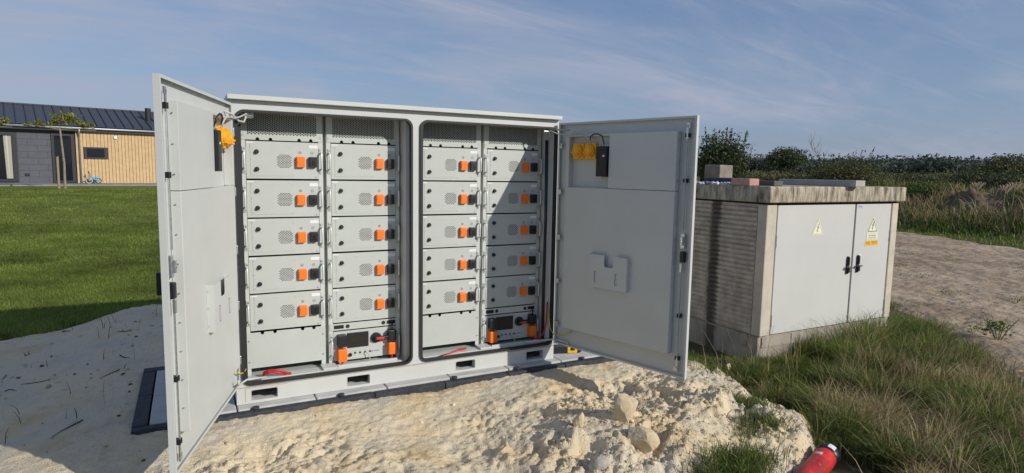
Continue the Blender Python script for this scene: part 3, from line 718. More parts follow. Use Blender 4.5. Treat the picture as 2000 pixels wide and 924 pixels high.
    for z in (1.675, 1.326, 0.980, 0.640, 0.300):
        q = MB(m); q.box(0.018, 0.044, FL, FL + 0.010, z - 0.020, z + 0.020); q.cyl((0.014, FL + 0.008, z - 0.026), (0.014, FL + 0.008, z + 0.026), 0.006, 8); q.build('hinge', M_ZINC, door, 0.002)
        b_ = MB(m)
    s = MB(m)
    for k in range(11): s.cyl((u1 + 0.001, 0.030, 0.40 + k * 0.13), (u1 + 0.006, 0.030, 0.40 + k * 0.13), 0.0036, 7)
    tag(s.build('panel_screws', M_ZINC, door), kind='stuff')
    return door
make_door(1.0, (-0.004, -0.024, 0), math.atan2(-0.9576, -0.2880), 'left door lit by the sun, opened towards the viewer')
make_door(-1.0, (W + 0.004, -0.024, 0), math.atan2(-0.9587, 0.2845), 'right door seen from its shaded inner face')

# stays, top brackets, loose cables inside the cabinet
t = MB(); t.tube([(0.175, 0.02, 0.150), (0.06, -0.03, 0.166), (0.015, -0.10, 0.166), (0.006, -0.14, 0.180), (0.004, -0.14, 0.205)], 0.006, 8); t.build('door_stay', M_PAINT, CABINET, smooth=True)
t = MB(); t.tube([(2.06, 0.02, 0.155), (2.28, -0.03, 0.166), (2.325, -0.16, 0.172), (2.33, -0.17, 0.15)], 0.006, 8); t.build('door_stay', M_PAINT, CABINET, smooth=True)
for x in (0.115, 2.20):
    q = MB(); q.box(x - 0.024, x + 0.024, 0.03, 0.034, 1.768, 1.812); q.box(x - 0.024, x - 0.021, 0.006, 0.03, 1.768, 1.812); q.box(x + 0.021, x + 0.024, 0.006, 0.03, 1.768, 1.812); q.cyl((x - 0.02, 0.02, 1.785), (x + 0.02, 0.02, 1.785), 0.009, 8)
    q.build('door_stop_bracket', M_ZINC, CABINET, 0.001)
t = MB(); t.tube([(-0.035, -0.118, 1.795), (0.015, -0.09, 1.78), (0.055, -0.03, 1.745), (0.085, 0.0, 1.742), (0.10, 0.02, 1.775), (0.09, 0.04, 1.80)], 0.006, 8); t.build('door_cable', M_GREYCABLE, CABINET, smooth=True)
t = MB(); t.tube([(2.345, -0.118, 1.79), (2.29, -0.05, 1.795), (2.25, 0.0, 1.80), (2.22, 0.03, 1.80)], 0.006, 8); t.build('door_cable', M_GREYCABLE, CABINET, smooth=True)
t = MB(); t.tube([(0.165, 0.08, 0.137), (0.168, 0.07, 0.165), (0.20, 0.055, 0.180), (0.26, 0.05, 0.172), (0.31, 0.06, 0.145), (0.33, 0.07, 0.137)], 0.008, 8); t.build('red_cable', M_RED, CABINET, smooth=True)
t = MB(); t.tube([(0.165, 0.08, 0.137), (0.172, 0.065, 0.158), (0.21, 0.048, 0.166), (0.27, 0.048, 0.154), (0.30, 0.06, 0.137)], 0.006, 8); t.build('red_cable', M_RED, CABINET, smooth=True)
t = MB(); t.tube([(1.36, 0.035, 0.134), (1.45, 0.05, 0.138), (1.53, 0.07, 0.152), (1.57, 0.09, 0.145), (1.60, 0.12, 0.137)], [0.003, 0.006, 0.008, 0.008, 0.006], 8); t.build('red_cable', M_RED, CABINET, smooth=True)
t = MB(); t.tube([(0.06, 0.03, 0.215), (0.04, -0.01, 0.205), (0.02, -0.05, 0.215), (0.005, -0.09, 0.240)], 0.0042, 6); t.build('earth_wire', M_EARTH, CABINET, smooth=True)
t = MB(); t.tube([(2.27, 0.04, 0.40), (2.275, 0.01, 0.25), (2.285, -0.03, 0.205), (2.315, -0.12, 0.215), (2.335, -0.20, 0.262)], 0.0042, 6); t.build('earth_wire', M_EARTH, CABINET, smooth=True)
t = MB(); t.tube([(2.18, 0.10, 0.155), (2.21, 0.07, 0.15), (2.24, 0.06, 0.19), (2.262, 0.05, 0.28), (2.266, 0.045, 0.45)], 0.006, 8); t.build('red_cable', M_RED, CABINET, smooth=True)
t = MB(); t.tube([(2.264, 0.07, 0.15), (2.264, 0.065, 1.74)], 0.009, 8); t.build('cable_conduit', M_GREYCABLE, CABINET, smooth=True)
t = MB(); t.tube([(2.245, 0.075, 0.15), (2.240, 0.07, 0.6), (2.247, 0.07, 1.1), (2.24, 0.07, 1.72)], 0.012, 8); t.build('cable_bundle', M_BLACK, CABINET, smooth=True)

# ------------------------------------------------------------------ yellow and black tool on the pad
tool = empty('tape_tool', (2.47, 0.10, 0.0), rad(-16)); tag(tool, 'yellow and black hand tool lying on the paving under the right cabinet door', 'hand tool')
MB().prism(rrect(-0.14, 0.02, 0.001, 0.062, 0.014, 4), -0.030, 0.030).build('grip', M_BLACK, tool, 0.004)
q = MB().prism(rrect(0.021, 0.105, 0.001, 0.068, 0.010, 4), -0.034, 0.034).build('housing', mat('tool_yellow', (0.75, 0.40, 0.02), 0.45), tool, 0.004)
MB().box(0.045, 0.082, -0.0355, -0.0335, 0.024, 0.046).build('inset', M_BLACK, q)
MB().prism(rrect(0.106, 0.142, 0.001, 0.050, 0.016, 4), -0.030, 0.030).build('nose', M_BLACK, tool, 0.005)

# ------------------------------------------------------------------ transformer kiosk
KX, KY, KW, KD = 4.227, -0.37, 1.938, 1.75
KIOSK = empty('transformer_kiosk', (KX, KY, 0)); tag(KIOSK, 'low concrete transformer kiosk with two grey metal doors and warning signs', 'kiosk')
M_CONC = mat('pale_concrete', (0.57, 0.515, 0.42), 0.9, var=0.14, vscale=5, bump=0.3, bscale=90, spec=0.2)
M_RIB = mat('ribbed_concrete', (0.54, 0.465, 0.38), 0.95, var=0.25, vscale=9, bump=0.8, bscale=60, spec=0.1)
M_KDOOR = mat('kiosk_door_paint', (0.56, 0.56, 0.53), 0.5, var=0.03, vscale=2)
M_PLINTH = mat('plinth_concrete', (0.42, 0.385, 0.325), 0.9, c2=(0.33, 0.29, 0.24), vscale=4, bump=0.4, bscale=70, spec=0.1)
def weathered_roof():
    m = bpy.data.materials.new('weathered_concrete'); m.use_nodes = True; nt = m.node_tree; b = nt.nodes['Principled BSDF']; L = nt.links
    b.inputs['Roughness'].default_value = 0.95; b.inputs['Specular IOR Level'].default_value = 0.15
    t = nt.nodes.new('ShaderNodeTexCoord'); mp = nt.nodes.new('ShaderNodeMapping'); mp.inputs['Scale'].default_value = (9, 9, 2.2); L.new(t.outputs['Object'], mp.inputs[0])
    n = nt.nodes.new('ShaderNodeTexNoise'); n.inputs['Scale'].default_value = 2.2; n.inputs['Detail'].default_value = 9; n.inputs['Roughness'].default_value = 0.7; L.new(mp.outputs[0], n.inputs['Vector'])
    cr = nt.nodes.new('ShaderNodeValToRGB'); e = cr.color_ramp.elements; e[0].position = 0.36; e[0].color = (0.10, 0.088, 0.066, 1); e[1].position = 0.60; e[1].color = (0.50, 0.455, 0.36, 1)
    x = cr.color_ramp.elements.new(0.5); x.color = (0.34, 0.30, 0.225, 1)
    L.new(n.outputs['Fac'], cr.inputs[0]); L.new(cr.outputs[0], b.inputs['Base Color'])
    n2 = nt.nodes.new('ShaderNodeTexNoise'); n2.inputs['Scale'].default_value = 70; L.new(t.outputs['Object'], n2.inputs['Vector'])
    bp = nt.nodes.new('ShaderNodeBump'); bp.inputs['Strength'].default_value = 0.5; bp.inputs['Distance'].default_value = 0.01; L.new(n2.outputs['Fac'], bp.inputs['Height']); L.new(bp.outputs[0], b.inputs['Normal'])
    return m
M_WROOF = weathered_roof()
def add_stain(m, y0, y1):      # the dark run-off stain below the roof's drain notch
    nt = m.node_tree; b = nt.nodes['Principled BSDF']; L = nt.links; t = nt.nodes['Texture Coordinate']
    sp_ = nt.nodes.new('ShaderNodeSeparateXYZ'); L.new(t.outputs['Object'], sp_.inputs[0])
    mp = nt.nodes.new('ShaderNodeMapping'); mp.inputs['Scale'].default_value = (1, 8, 1.6); L.new(t.outputs['Object'], mp.inputs[0])
    n = nt.nodes.new('ShaderNodeTexNoise'); n.inputs['Scale'].default_value = 3; n.inputs['Detail'].default_value = 6; L.new(mp.outputs[0], n.inputs['Vector'])
    def mth(op, a, b_):
        q = nt.nodes.new('ShaderNodeMath'); q.operation = op
        for i_, v_ in enumerate((a, b_)):
            if isinstance(v_, (int, float)): q.inputs[i_].default_value = v_
            else: L.new(v_, q.inputs[i_])
        return q.outputs[0]
    dist = mth('ABSOLUTE', mth('SUBTRACT', mth('ADD', sp_.outputs['Y'], mth('MULTIPLY', mth('SUBTRACT', n.outputs['Fac'], 0.5), 0.10)), (y0 + y1) / 2), 0)
    r = nt.nodes.new('ShaderNodeMapRange'); r.interpolation_type = 'SMOOTHSTEP'; r.inputs['From Min'].default_value = (y1 - y0) * 0.25; r.inputs['From Max'].default_value = (y1 - y0) * 0.72
    r.inputs['To Min'].default_value = 0.86; r.inputs['To Max'].default_value = 0.0; L.new(dist, r.inputs['Value'])
    x = nt.nodes.new('ShaderNodeMix'); x.data_type = 'RGBA'; L.new(r.outputs[0], x.inputs['Factor'])
    L.new(b.inputs['Base Color'].links[0].from_socket, x.inputs['A']); x.inputs['B'].default_value = (0.07, 0.058, 0.047, 1); L.new(x.outputs['Result'], b.inputs['Base Color'])
add_stain(M_RIB, 0.53, 0.655)
M_COVER = mat('cover_concrete', (0.36, 0.32, 0.265), 0.95, var=0.2, vscale=9, bump=0.5, bscale=60, spec=0.1)
M_SIDEPLINTH = mat('side_plinth', (0.42, 0.385, 0.325), 0.9, c2=(0.30, 0.26, 0.21), vscale=5, bump=0.5, bscale=60, spec=0.1)
add_stain(M_SIDEPLINTH, 0.53, 0.66)
ZB, ZT = 0.046, 1.225
MB().box(0.02, KW + 0.03, 0.03, KD, -0.45, ZB - 0.006).build('plinth', M_PLINTH, KIOSK, 0.012)
MB().box(0.06, 0.445, 0.018, 0.0295, -0.066, 0.030).build('plinth_plate', M_PLINTH, KIOSK, 0.003)
MB().box(0.452, KW - 0.02, 0.018, 0.0295, -0.066, 0.030).build('plinth_plate', M_PLINTH, KIOSK, 0.003)
MB().box(0.006, 0.0195, 0.142, 0.276, -0.078, 0.036).build('inspection_cover', M_COVER, KIOSK, 0.003)
MB().box(0.0165, 0.0195, 0.031, KD - 0.01, -0.45, ZB - 0.02).build('plinth_render', M_SIDEPLINTH, KIOSK)
rf = MB(); rf.box(-0.03, KW + 0.035, -0.045, KD + 0.05, 1.243, 1.387); rf.build('roof', M_WROOF, KIOSK, 0.012)
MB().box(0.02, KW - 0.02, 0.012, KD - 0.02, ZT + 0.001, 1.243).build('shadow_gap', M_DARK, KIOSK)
MB().box(0.0, 0.130, 0.0, 0.10, ZB, ZT).build('corner_post', M_CONC, KIOSK, 0.010)
MB().box(KW - 0.105, KW, 0.0, 0.10, ZB, ZT).build('corner_post', M_CONC, KIOSK, 0.010)
MB().box(KW - 0.04, KW, 0.101, KD, ZB, ZT).build('right_wall', M_CONC, KIOSK)
MB().box(0.05, KW - 0.05, KD - 0.05, KD - 0.01, ZB, ZT).build('rear_wall', M_CONC, KIOSK)
MB().box(0.02, 0.06, 0.101, KD - 0.002, ZB, ZT).build('side_wall', M_RIB, KIOSK)
rb = MB(); nrib = 26; hr = (ZT - ZB - 0.03) / nrib       # ribs cast into the side wall
segs = [(0.105, 0.86), (0.90, KD - 0.03)]
for (v0, v1) in segs:
    for k in range(nrib):
        z = ZB + 0.012 + k * hr
        w = 0.004 * math.sin(k * 1.7)
        rb.add([(0.0195, v0, z), (0.004 + w * 0.3, v0, z + hr * 0.12), (0.001, v0, z + hr * 0.62), (0.0195, v0, z + hr * 0.86),
                (0.0195, v1, z), (0.004 - w * 0.3, v1, z + hr * 0.12), (0.001, v1, z + hr * 0.62), (0.0195, v1, z + hr * 0.86)],
               [(0, 1, 5, 4), (1, 2, 6, 5), (2, 3, 7, 6), (0, 3, 2, 1), (4, 5, 6, 7)])
tag(rb.build('wall_ribs', M_RIB, KIOSK), kind='stuff')
# door frame and leaves
MB().box(0.131, KW - 0.106, 0.030, 0.06, ZB + 0.001, ZT).build('door_frame', mat('door_gap', (0.10, 0.10, 0.095), 0.7), KIOSK)
def kdoor(u0, u1, hinge_u):
    d = MB().box(u0, u1, 0.006, 0.028, ZB + 0.006, ZT - 0.006).build('door', M_KDOOR, KIOSK, 0.004)
    for z in (0.90, 0.18):
        h = MB(); h.cyl((hinge_u, 0.004, z - 0.055), (hinge_u, 0.004, z + 0.055), 0.009, 10); h.cyl((hinge_u, 0.004, z - 0.05), (hinge_u, 0.004, z - 0.03), 0.011, 10); h.build('hinge', M_ZINC, d)
    return d
D1 = kdoor(0.146, 1.238, 0.139); D2 = kdoor(1.262, 1.822, 1.828)
def khandle(d, u, zc):
    h = MB(); h.prism(rrect(u - 0.0125, u + 0.0125, zc - 0.085, zc + 0.088, 0.008, 4), -0.010, 0.0055); h.box(u - 0.010, u + 0.010, -0.026, -0.010, zc - 0.07, zc - 0.015)
    h.box(u - 0.009, u + 0.009, -0.020, -0.010, zc + 0.0, zc + 0.080); h.build('handle', M_BLACK, d, 0.004)
    h = MB(); h.prism(rrect(u - 0.034, u + 0.020, zc - 0.022, zc - 0.008, 0.006, 3), -0.042, -0.0125); h.build('lock_lever', mat('dull_steel', (0.16, 0.16, 0.17), 0.4, 0.6), d, 0.002)
khandle(D1, 1.176, 0.628); khandle(D2, 1.332, 0.634)
M_SIGN = mat('sign_cream', (0.80, 0.79, 0.60), 0.5); M_SIGNY = mat('sign_yellow', (0.82, 0.50, 0.06), 0.5)
def warn(d, u0, u1, z0, z1, bold):
    um = (u0 + u1) / 2
    def tri(e): return [(u0 - e * 1.6, z0 - e), (u1 + e * 1.6, z0 - e), (um, z1 + e * 1.9)]
    s = MB().prism(tri(0.008), 0.0035, 0.0055).build('warning_sign', M_SIGN, d)
    t = MB(); A = tri(0.0); B = tri(-0.007 if bold else -0.004)
    t.strip([(p[0], 0.0030, p[1]) for p in A], [(p[0], 0.0030, p[1]) for p in B]); t.build('border', M_INK if bold else M_GREYINK, s)
    h = z1 - z0; zc = z0
    P = [(um + 0.012, zc + h * 0.80), (um - 0.016, zc + h * 0.44), (um - 0.001, zc + h * 0.46), (um - 0.012, zc + h * 0.26), (um - 0.018, zc + h * 0.28), (um - 0.008, zc + h * 0.13), (um + 0.003, zc + h * 0.27), (um - 0.004, zc + h * 0.265), (um + 0.017, zc + h * 0.52), (um + 0.001, zc + h * 0.50), (um + 0.017, zc + h * 0.79)]
    t = MB().prism(P, 0.0026, 0.0032); t.build('lightning_bolt', M_INK if bold else M_GREYINK, s)
warn(D1, 0.625, 0.778, 0.945, 1.082, False); warn(D2, 1.462, 1.612, 0.945, 1.080, True)
pl = MB().box(1.452, 1.624, 0.0035, 0.0055, 0.862, 0.934).build('warning_plate', M_SIGN, D2)
MB().box(1.458, 1.618, 0.0028, 0.0034, 0.925, 0.9275).build('plate_line', M_GREYINK, pl); MB().box(1.458, 1.618, 0.0028, 0.0034, 0.867, 0.8695).build('plate_line', M_GREYINK, pl)
text_mesh('plate_text', 'HOOGSPANNING', 0.022, M_GREYINK, 1.538, 0.0029, 0.906, pl, 0.125)
text_mesh('plate_text', 'LEVENSGEVAAR', 0.022, M_GREYINK, 1.538, 0.0029, 0.884, pl, 0.13)
yp = MB().box(1.434, 1.642, 0.0035, 0.0055, 0.806, 0.858).build('number_plate', M_SIGNY, D2)
text_mesh('number_text', 'ANL.750797', 0.050, mat('brown_ink', (0.25, 0.12, 0.01), 0.6), 1.538, 0.0029, 0.832, yp, 0.185)
st = MB().box(1.29, 1.37, 0.0035, 0.0055, 1.182, 1.208).build('maker_sticker', mat('pale_sticker', (0.55, 0.55, 0.58), 0.5), D2)
lg = MB(); lg.box(1.294, 1.308, 0.0028, 0.0034, 1.196, 1.203); lg.box(1.310, 1.340, 0.0028, 0.0034, 1.197, 1.202); lg.box(1.314, 1.342, 0.0028, 0.0034, 1.187, 1.191); lg.build('sticker_marks', M_BLUEINK, st)
st = MB().box(1.352, 1.386, 0.0035, 0.0055, 0.690, 0.728).build('lock_sticker', M_WHITE, D2)
MB().prism([(1.360, 0.698), (1.378, 0.698), (1.369, 0.720)], 0.0028, 0.0034).build('sticker_mark', M_GREYINK, st)

# ------------------------------------------------------------------ things lying on the kiosk roof
RZ = 1.3872
M_PINK = mat('pink_brick', (0.50, 0.29, 0.24), 0.9, var=0.15, vscale=20, bump=0.4, bscale=90)
M_GREYBLK = mat('grey_block', (0.25, 0.215, 0.18), 0.9, var=0.25, vscale=10, bump=0.5, bscale=60)
M_BEAM = mat('pale_beam', (0.46, 0.44, 0.39), 0.85, var=0.15, vscale=8, bump=0.3, bscale=60)
M_DGREY = mat('dark_grey_plank', (0.12, 0.12, 0.12), 0.85, var=0.2, vscale=9)
def boxed(name, lab, cat, m, x, y, z, rz, l, d, h, bev=0.006):
    o = MB().box(-l / 2, l / 2, -d / 2, d / 2, 0, h).build(name, m, None, bev, loc=(x, y, z), rotz=rad(rz)); return tag(o, lab, cat)
boxed('paving_brick', 'pinkish paving brick on the left edge of the kiosk roof', 'brick', M_PINK, 4.268, -0.075, RZ, 0, 0.125, 0.21, 0.062)
boxed('concrete_block', 'upright weathered concrete block at the back of the kiosk roof', 'block', M_GREYBLK, 4.70, 0.66, RZ, 4, 0.205, 0.20, 0.192, 0.01)
boxed('wooden_post', 'dark timber offcut standing right behind the concrete block on the kiosk roof', 'timber', mat('old_wood', (0.11, 0.085, 0.06), 0.9, var=0.3, vscale=15), 4.85, 0.76, RZ, 10, 0.07, 0.09, 0.19)
boxed('timber_offcut', 'small pale yellow wood piece beside the white stones on the kiosk roof', 'timber', mat('yellow_wood', (0.55, 0.42, 0.2), 0.8, var=0.15, vscale=12), 4.53, 0.80, RZ, 12, 0.06, 0.06, 0.066)
boxed('grey_plank', 'short grey plank beside the pink brick on the kiosk roof corner', 'plank', M_DGREY, 4.44, -0.10, RZ, -7, 0.10, 0.44, 0.045)
def slant(name, lab, cat, m, p0, p1, w, h):
    p0 = Vector(p0); p1 = Vector(p1); L = (p1 - p0).length; d = (p1 - p0).normalized()
    s = MB().box(0, L, -w / 2, w / 2, 0, h)
    o = s.build(name, m, None, 0.004)
    q = Vector((1, 0, 0)).rotation_difference(d); o.rotation_mode = 'QUATERNION'
    yw = math.atan2(d.y, d.x); pt = -math.asin(d.z)
    o.rotation_mode = 'XYZ'; o.rotation_euler = (0, pt, yw); o.location = p0
    return tag(o, lab, cat)
slant('concrete_beam', 'long pale beam lying diagonally over the kiosk roof, end jutting over the front edge', 'beam', M_BEAM, (5.32, -0.49, RZ + 0.003), (5.44, 0.45, RZ + 0.0012), 0.12, 0.058)
slant('dark_plank', 'dark flat plank on the kiosk roof behind the long pale beam', 'plank', M_DGREY, (5.60, -0.05, RZ), (5.78, 0.9, RZ), 0.17, 0.032)
t = MB(); t.cyl((4.42, 0.20, RZ + 0.032), (4.43, 0.56, RZ + 0.032), 0.032, 14)
tag(t.build('black_roll', M_BLACK, None, 0.003), 'black roll of sheeting lying behind the white stones on the kiosk roof', 'roll')
def pebbles(name, n, cx, cy, sx, sy, zf, smin, smax, m, cols, kind='stuff', parent=None, flat=0.7, power=1.0):
    ico = [(0, 0, 1), (0.894, 0, 0.447), (0.276, 0.851, 0.447), (-0.724, 0.526, 0.447), (-0.724, -0.526, 0.447), (0.276, -0.851, 0.447), (0.724, 0.526, -0.447), (-0.276, 0.851, -0.447), (-0.894, 0, -0.447), (-0.276, -0.851, -0.447), (0.724, -0.526, -0.447), (0, 0, -1)]
    fac = [(0, 1, 2), (0, 2, 3), (0, 3, 4), (0, 4, 5), (0, 5, 1), (1, 6, 2), (2, 7, 3), (3, 8, 4), (4, 9, 5), (5, 10, 1), (1, 10, 6), (2, 6, 7), (3, 7, 8), (4, 8, 9), (5, 9, 10), (6, 11, 7), (7, 11, 8), (8, 11, 9), (9, 11, 10), (10, 11, 6)]
    I = np.array(ico); Fc = np.array(fac)
    if callable(cx): X, Y = cx(n)
    else: X = cx + sx * rng.uniform(-1, 1, n); Y = cy + sy * rng.uniform(-1, 1, n)
    S = smin + (smax - smin) * rng.uniform(0, 1, len(X)) ** (2.5 * power)
    n = len(X)
    V = I[None] * (1 + 0.35 * rng.uniform(-1, 1, (n, 12, 1))) * S[:, None, None]
    V[:, :, 2] *= flat
    a = rng.uniform(0, 6.28, n); c, s_ = np.cos(a)[:, None], np.sin(a)[:, None]
    st = 1 + 0.4 * rng.uniform(-1, 1, (n, 1))
    vx = V[:, :, 0] * st; vy = V[:, :, 1]
    V2 = np.stack([vx * c - vy * s_ + X[:, None], vx * s_ + vy * c + Y[:, None], V[:, :, 2] + (zf(X, Y) + S * 0.15)[:, None]], -1).reshape(-1, 3)
    T = (Fc[None] + (np.arange(n) * 12)[:, None, None]).reshape(-1, 3)
    C = cols[rng.integers(0, len(cols), n)] * rng.uniform(0.8, 1.15, (n, 1))
    o = np_mesh(name, V2, T, m, np.repeat(C, 12, 0), parent=parent)
    return tag(o, kind=kind)
M_PEB = mat('pebble', (0.5, 0.4, 0.3), 0.95, attr='Col', var=0.25, vscale=40, spec=0.1)
wc = np.array([(0.62, 0.62, 0.68), (0.52, 0.53, 0.6), (0.7, 0.7, 0.72), (0.22, 0.22, 0.28)])
o = pebbles('white_stones', 160, 4.31, 0.42, 0.11, 0.40, lambda X, Y: np.full(len(X), RZ + 0.004), 0.014, 0.030, M_PEB, wc)
tag(o, 'heap of white and grey stones along the left edge of the kiosk roof', 'stones')

# ------------------------------------------------------------------ sand clods and rocks
sc_cols = np.array([(0.68, 0.57, 0.39), (0.62, 0.52, 0.36), (0.55, 0.43, 0.26), (0.46, 0.38, 0.27)])
def clod_xy(n):
    X = rng.uniform(-0.6, 3.5, n * 3); Y = rng.uniform(-2.3, -0.2, n * 3)
    w = np.clip(sstep(1.0, 2.0, X) * sstep(-0.5, -1.0, Y) + 0.8 * sstep(-1.1, -1.6, Y + 0.2 * X), 0, 1) * (0.12 + sstep(-0.05, 0.35, fbm(X, Y, 0.4, 3, 91))) + 0.03
    k = rng.uniform(0, 1, n * 3) < w
    return X[k][:n], Y[k][:n]
pebbles('sand_clods', 8000, clod_xy, 0, 0, 0, sand_z, 0.002, 0.015, M_PEB, sc_cols, power=3.0)
def wide_xy(n): return rng.uniform(-2.6, -0.4, n), rng.uniform(-0.6, 3.4, n)
pebbles('sand_crumbs', 500, wide_xy, 0, 0, 0, sand_z, 0.003, 0.02, M_PEB, np.array([(0.5, 0.42, 0.31), (0.15, 0.12, 0.09), (0.6, 0.5, 0.36), (0.6, 0.5, 0.36)]), power=1.8)
M_ROCK = mat('sandstone', (0.66, 0.55, 0.37), 0.95, c2=(0.52, 0.41, 0.26), vscale=9, bump=0.7, bscale=45, spec=0.1)
def rock(name, lab, x, y, sx, sy, sz, seed, m=M_ROCK, sink=0.42, cat='rock', zbase=None):
    bm = bmesh.new(); bmesh.ops.create_icosphere(bm, subdivisions=4, radius=1.0)
    rs_ = np.random.default_rng(seed); pl_ = rs_.normal(size=(11, 3)); pl_ /= np.linalg.norm(pl_, axis=1)[:, None]; dd = rs_.uniform(0.55, 0.9, 11)
    for v in bm.verts:
        p = np.array(v.co)
        for n_, d_ in zip(pl_, dd):
            t_ = p @ n_ - d_
            if t_ > 0: p = p - n_ * t_ * 0.92
        p = p + 0.05 * np.array([float(vnoise(np.array(p[0] * 4 + seed), np.array(p[1] * 4 + p[2] * 3), seed + k)) for k in range(3)])
        p = p + 0.03 * np.array([float(vnoise(np.array(p[0] * 11 + seed), np.array(p[1] * 11 + p[2] * 9), seed + k)) for k in range(3)])
        v.co = Vector((p[0] * sx, p[1] * sy, p[2] * sz))
    me = bpy.data.meshes.new(name); bm.to_mesh(me); bm.free(); me.materials.append(m)
    o = bpy.data.objects.new(name, me); col.objects.link(o)
    zb = float(sand_z(np.array(x), np.array(y))) if zbase is None else zbase
    o.location = (x, y, zb + sz * (0.6 - sink)); o.rotation_euler = (0, 0, seed * 1.1)
    return tag(o, lab, cat, 'rocks in the sand heap')
rock('rock', 'largest pale sandstone rock sticking up from the sand heap', 2.02, -1.26, 0.10, 0.085, 0.12, 3)
rock('rock', 'broad pale rock just in front of the largest rock in the sand', 1.95, -1.50, 0.105, 0.085, 0.075, 5)
rock('rock', 'narrow tan rock standing left of the largest rock in the sand', 1.74, -1.20, 0.032, 0.04, 0.075, 9, sink=0.30)
rock('rock', 'grey pointed rock at the bottom edge of the sand heap', 1.66, -1.52, 0.075, 0.06, 0.06, 12, mat('greystone', (0.42, 0.39, 0.33), 0.95, var=0.2, vscale=12, bump=0.6, bscale=50))
rock('rock', 'small pale lump in the sand between the pad and the largest rock', 1.30, -1.12, 0.05, 0.04, 0.055, 17)
rock('rock', 'pale stone lying in the grass near the kiosk corner', 3.80, -0.42, 0.055, 0.045, 0.06, 21, zbase=-0.19)
rock('rock', 'dull stone half hidden beside the red pipe', 3.02, -2.10, 0.09, 0.08, 0.07, 23, MATS['greystone'], zbase=-0.28)

# ------------------------------------------------------------------ red pipe
M_PIPE = mat('red_pipe', (0.56, 0.025, 0.025), 0.5, var=0.45, vscale=11, bump=0.15, bscale=40)
p0 = Vector((2.36, -2.125, -0.155)); p1 = Vector((2.985, -1.90, -0.135)); dd_ = (p1 - p0).normalized()
pipe = empty('red_pipe', tuple(p0)); tag(pipe, 'red plastic duct pipe with black end cap lying in the grass', 'pipe')
pts = []; rs_ = []
Lp = (p1 - p0).length
for k in range(29):
    s_ = k / 28; pts.append(tuple(dd_ * (s_ * Lp))); rs_.append(0.062 - (0.0016 if k % 7 == 3 else 0))
MB().tube(pts, rs_, 28).build('tube', M_PIPE, pipe, smooth=True)
e = dd_ * Lp
MB().tube([tuple(e - dd_ * 0.012), tuple(e - dd_ * 0.010), tuple(e + dd_ * 0.055), tuple(e + dd_ * 0.066), tuple(e + dd_ * 0.068)], [0.0625, 0.0665, 0.0665, 0.060, 0.02], 28).build('end_cap', M_BLACK, pipe, smooth=True)
side = dd_.cross(Vector((0, 0, 1))).normalized(); upv = side.cross(dd_)
def patch(name, s0, s1, a0, a1, r, m):
    q = MB(); nS = 5; vv = []
    for i in range(2):
        for k in range(nS):
            a = rad(a0 + (a1 - a0) * k / (nS - 1)); c = e + dd_ * (s0 if i == 0 else s1)
            vv.append(tuple(c + (side * math.sin(a) + upv * math.cos(a)) * r))
    q.add(vv, [(k, k + 1, nS + k + 1, nS + k) for k in range(nS - 1)]); q.build(name, m, pipe)
patch('cap_sticker', 0.004, 0.050, 5, 40, 0.0675, M_WHITE)
patch('tube_sticker', -0.115, -0.080, -28, 8, 0.0630, mat('scuffed_sticker', (0.6, 0.58, 0.56), 0.6, var=0.4, vscale=60))
patch('seam_line', -0.225, -0.219, -60, 60, 0.0629, mat('pipe_print', (0.6, 0.25, 0.18), 0.5))

# ------------------------------------------------------------------ grass
def blades(name, X, Y, Z, Ht, Wd, C0, lean=0.5, parent=None, m=None, dirx=None):
    n = len(X); a = rng.uniform(0, 2 * np.pi, n); lx, ly = np.cos(a), np.sin(a)
    b = rng.uniform(0, 2 * np.pi, n); wx, wy = np.cos(b), np.sin(b)
    ln = lean * rng.uniform(0.15, 1.0, n) * Ht
    if dirx is not None: lx = lx * 0.7 + dirx[0]; ly = ly * 0.7 + dirx[1]
    V = np.zeros((n, 7, 3))
    for i, (t, w) in enumerate(((0.0, 1.0), (0.42, 0.85), (0.78, 0.5))):
        px_ = X + lx * ln * t * t; py_ = Y + ly * ln * t * t; pz_ = Z + Ht * t * (1 - 0.18 * lean * t)
        for s_, k in ((-1, 0), (1, 1)):
            V[:, i * 2 + k, 0] = px_ + s_ * wx * Wd * w; V[:, i * 2 + k, 1] = py_ + s_ * wy * Wd * w; V[:, i * 2 + k, 2] = pz_
    V[:, 6, 0] = X + lx * ln; V[:, 6, 1] = Y + ly * ln; V[:, 6, 2] = Z + Ht * (1 - 0.3 * lean)
    Tt = np.array([(0, 1, 3), (0, 3, 2), (2, 3, 5), (2, 5, 4), (4, 5, 6)])
    T = (Tt[None] + (np.arange(n) * 7)[:, None, None]).reshape(-1, 3)
    o = np_mesh(name, V.reshape(-1, 3), T, m, np.repeat(C0, 7, 0), parent=parent)
    return tag(o, kind='stuff')
M_GRASS = mat('grass_blade', (0.1, 0.15, 0.03), 0.6, attr='Col', translucent=0.4, spec=0.25)
GREEN = np.array([(0.115, 0.175, 0.030), (0.135, 0.20, 0.036), (0.085, 0.135, 0.028), (0.18, 0.205, 0.055)])
STRAW = np.array([(0.42, 0.34, 0.18), (0.34, 0.26, 0.14), (0.48, 0.40, 0.23), (0.28, 0.20, 0.11)])
def pick(n, straw):
    k = rng.uniform(0, 1, n) < straw
    return np.where(k[:, None], STRAW[rng.integers(0, 4, n)], GREEN[rng.integers(0, 4, n)]) * rng.uniform(0.75, 1.2, (n, 1))
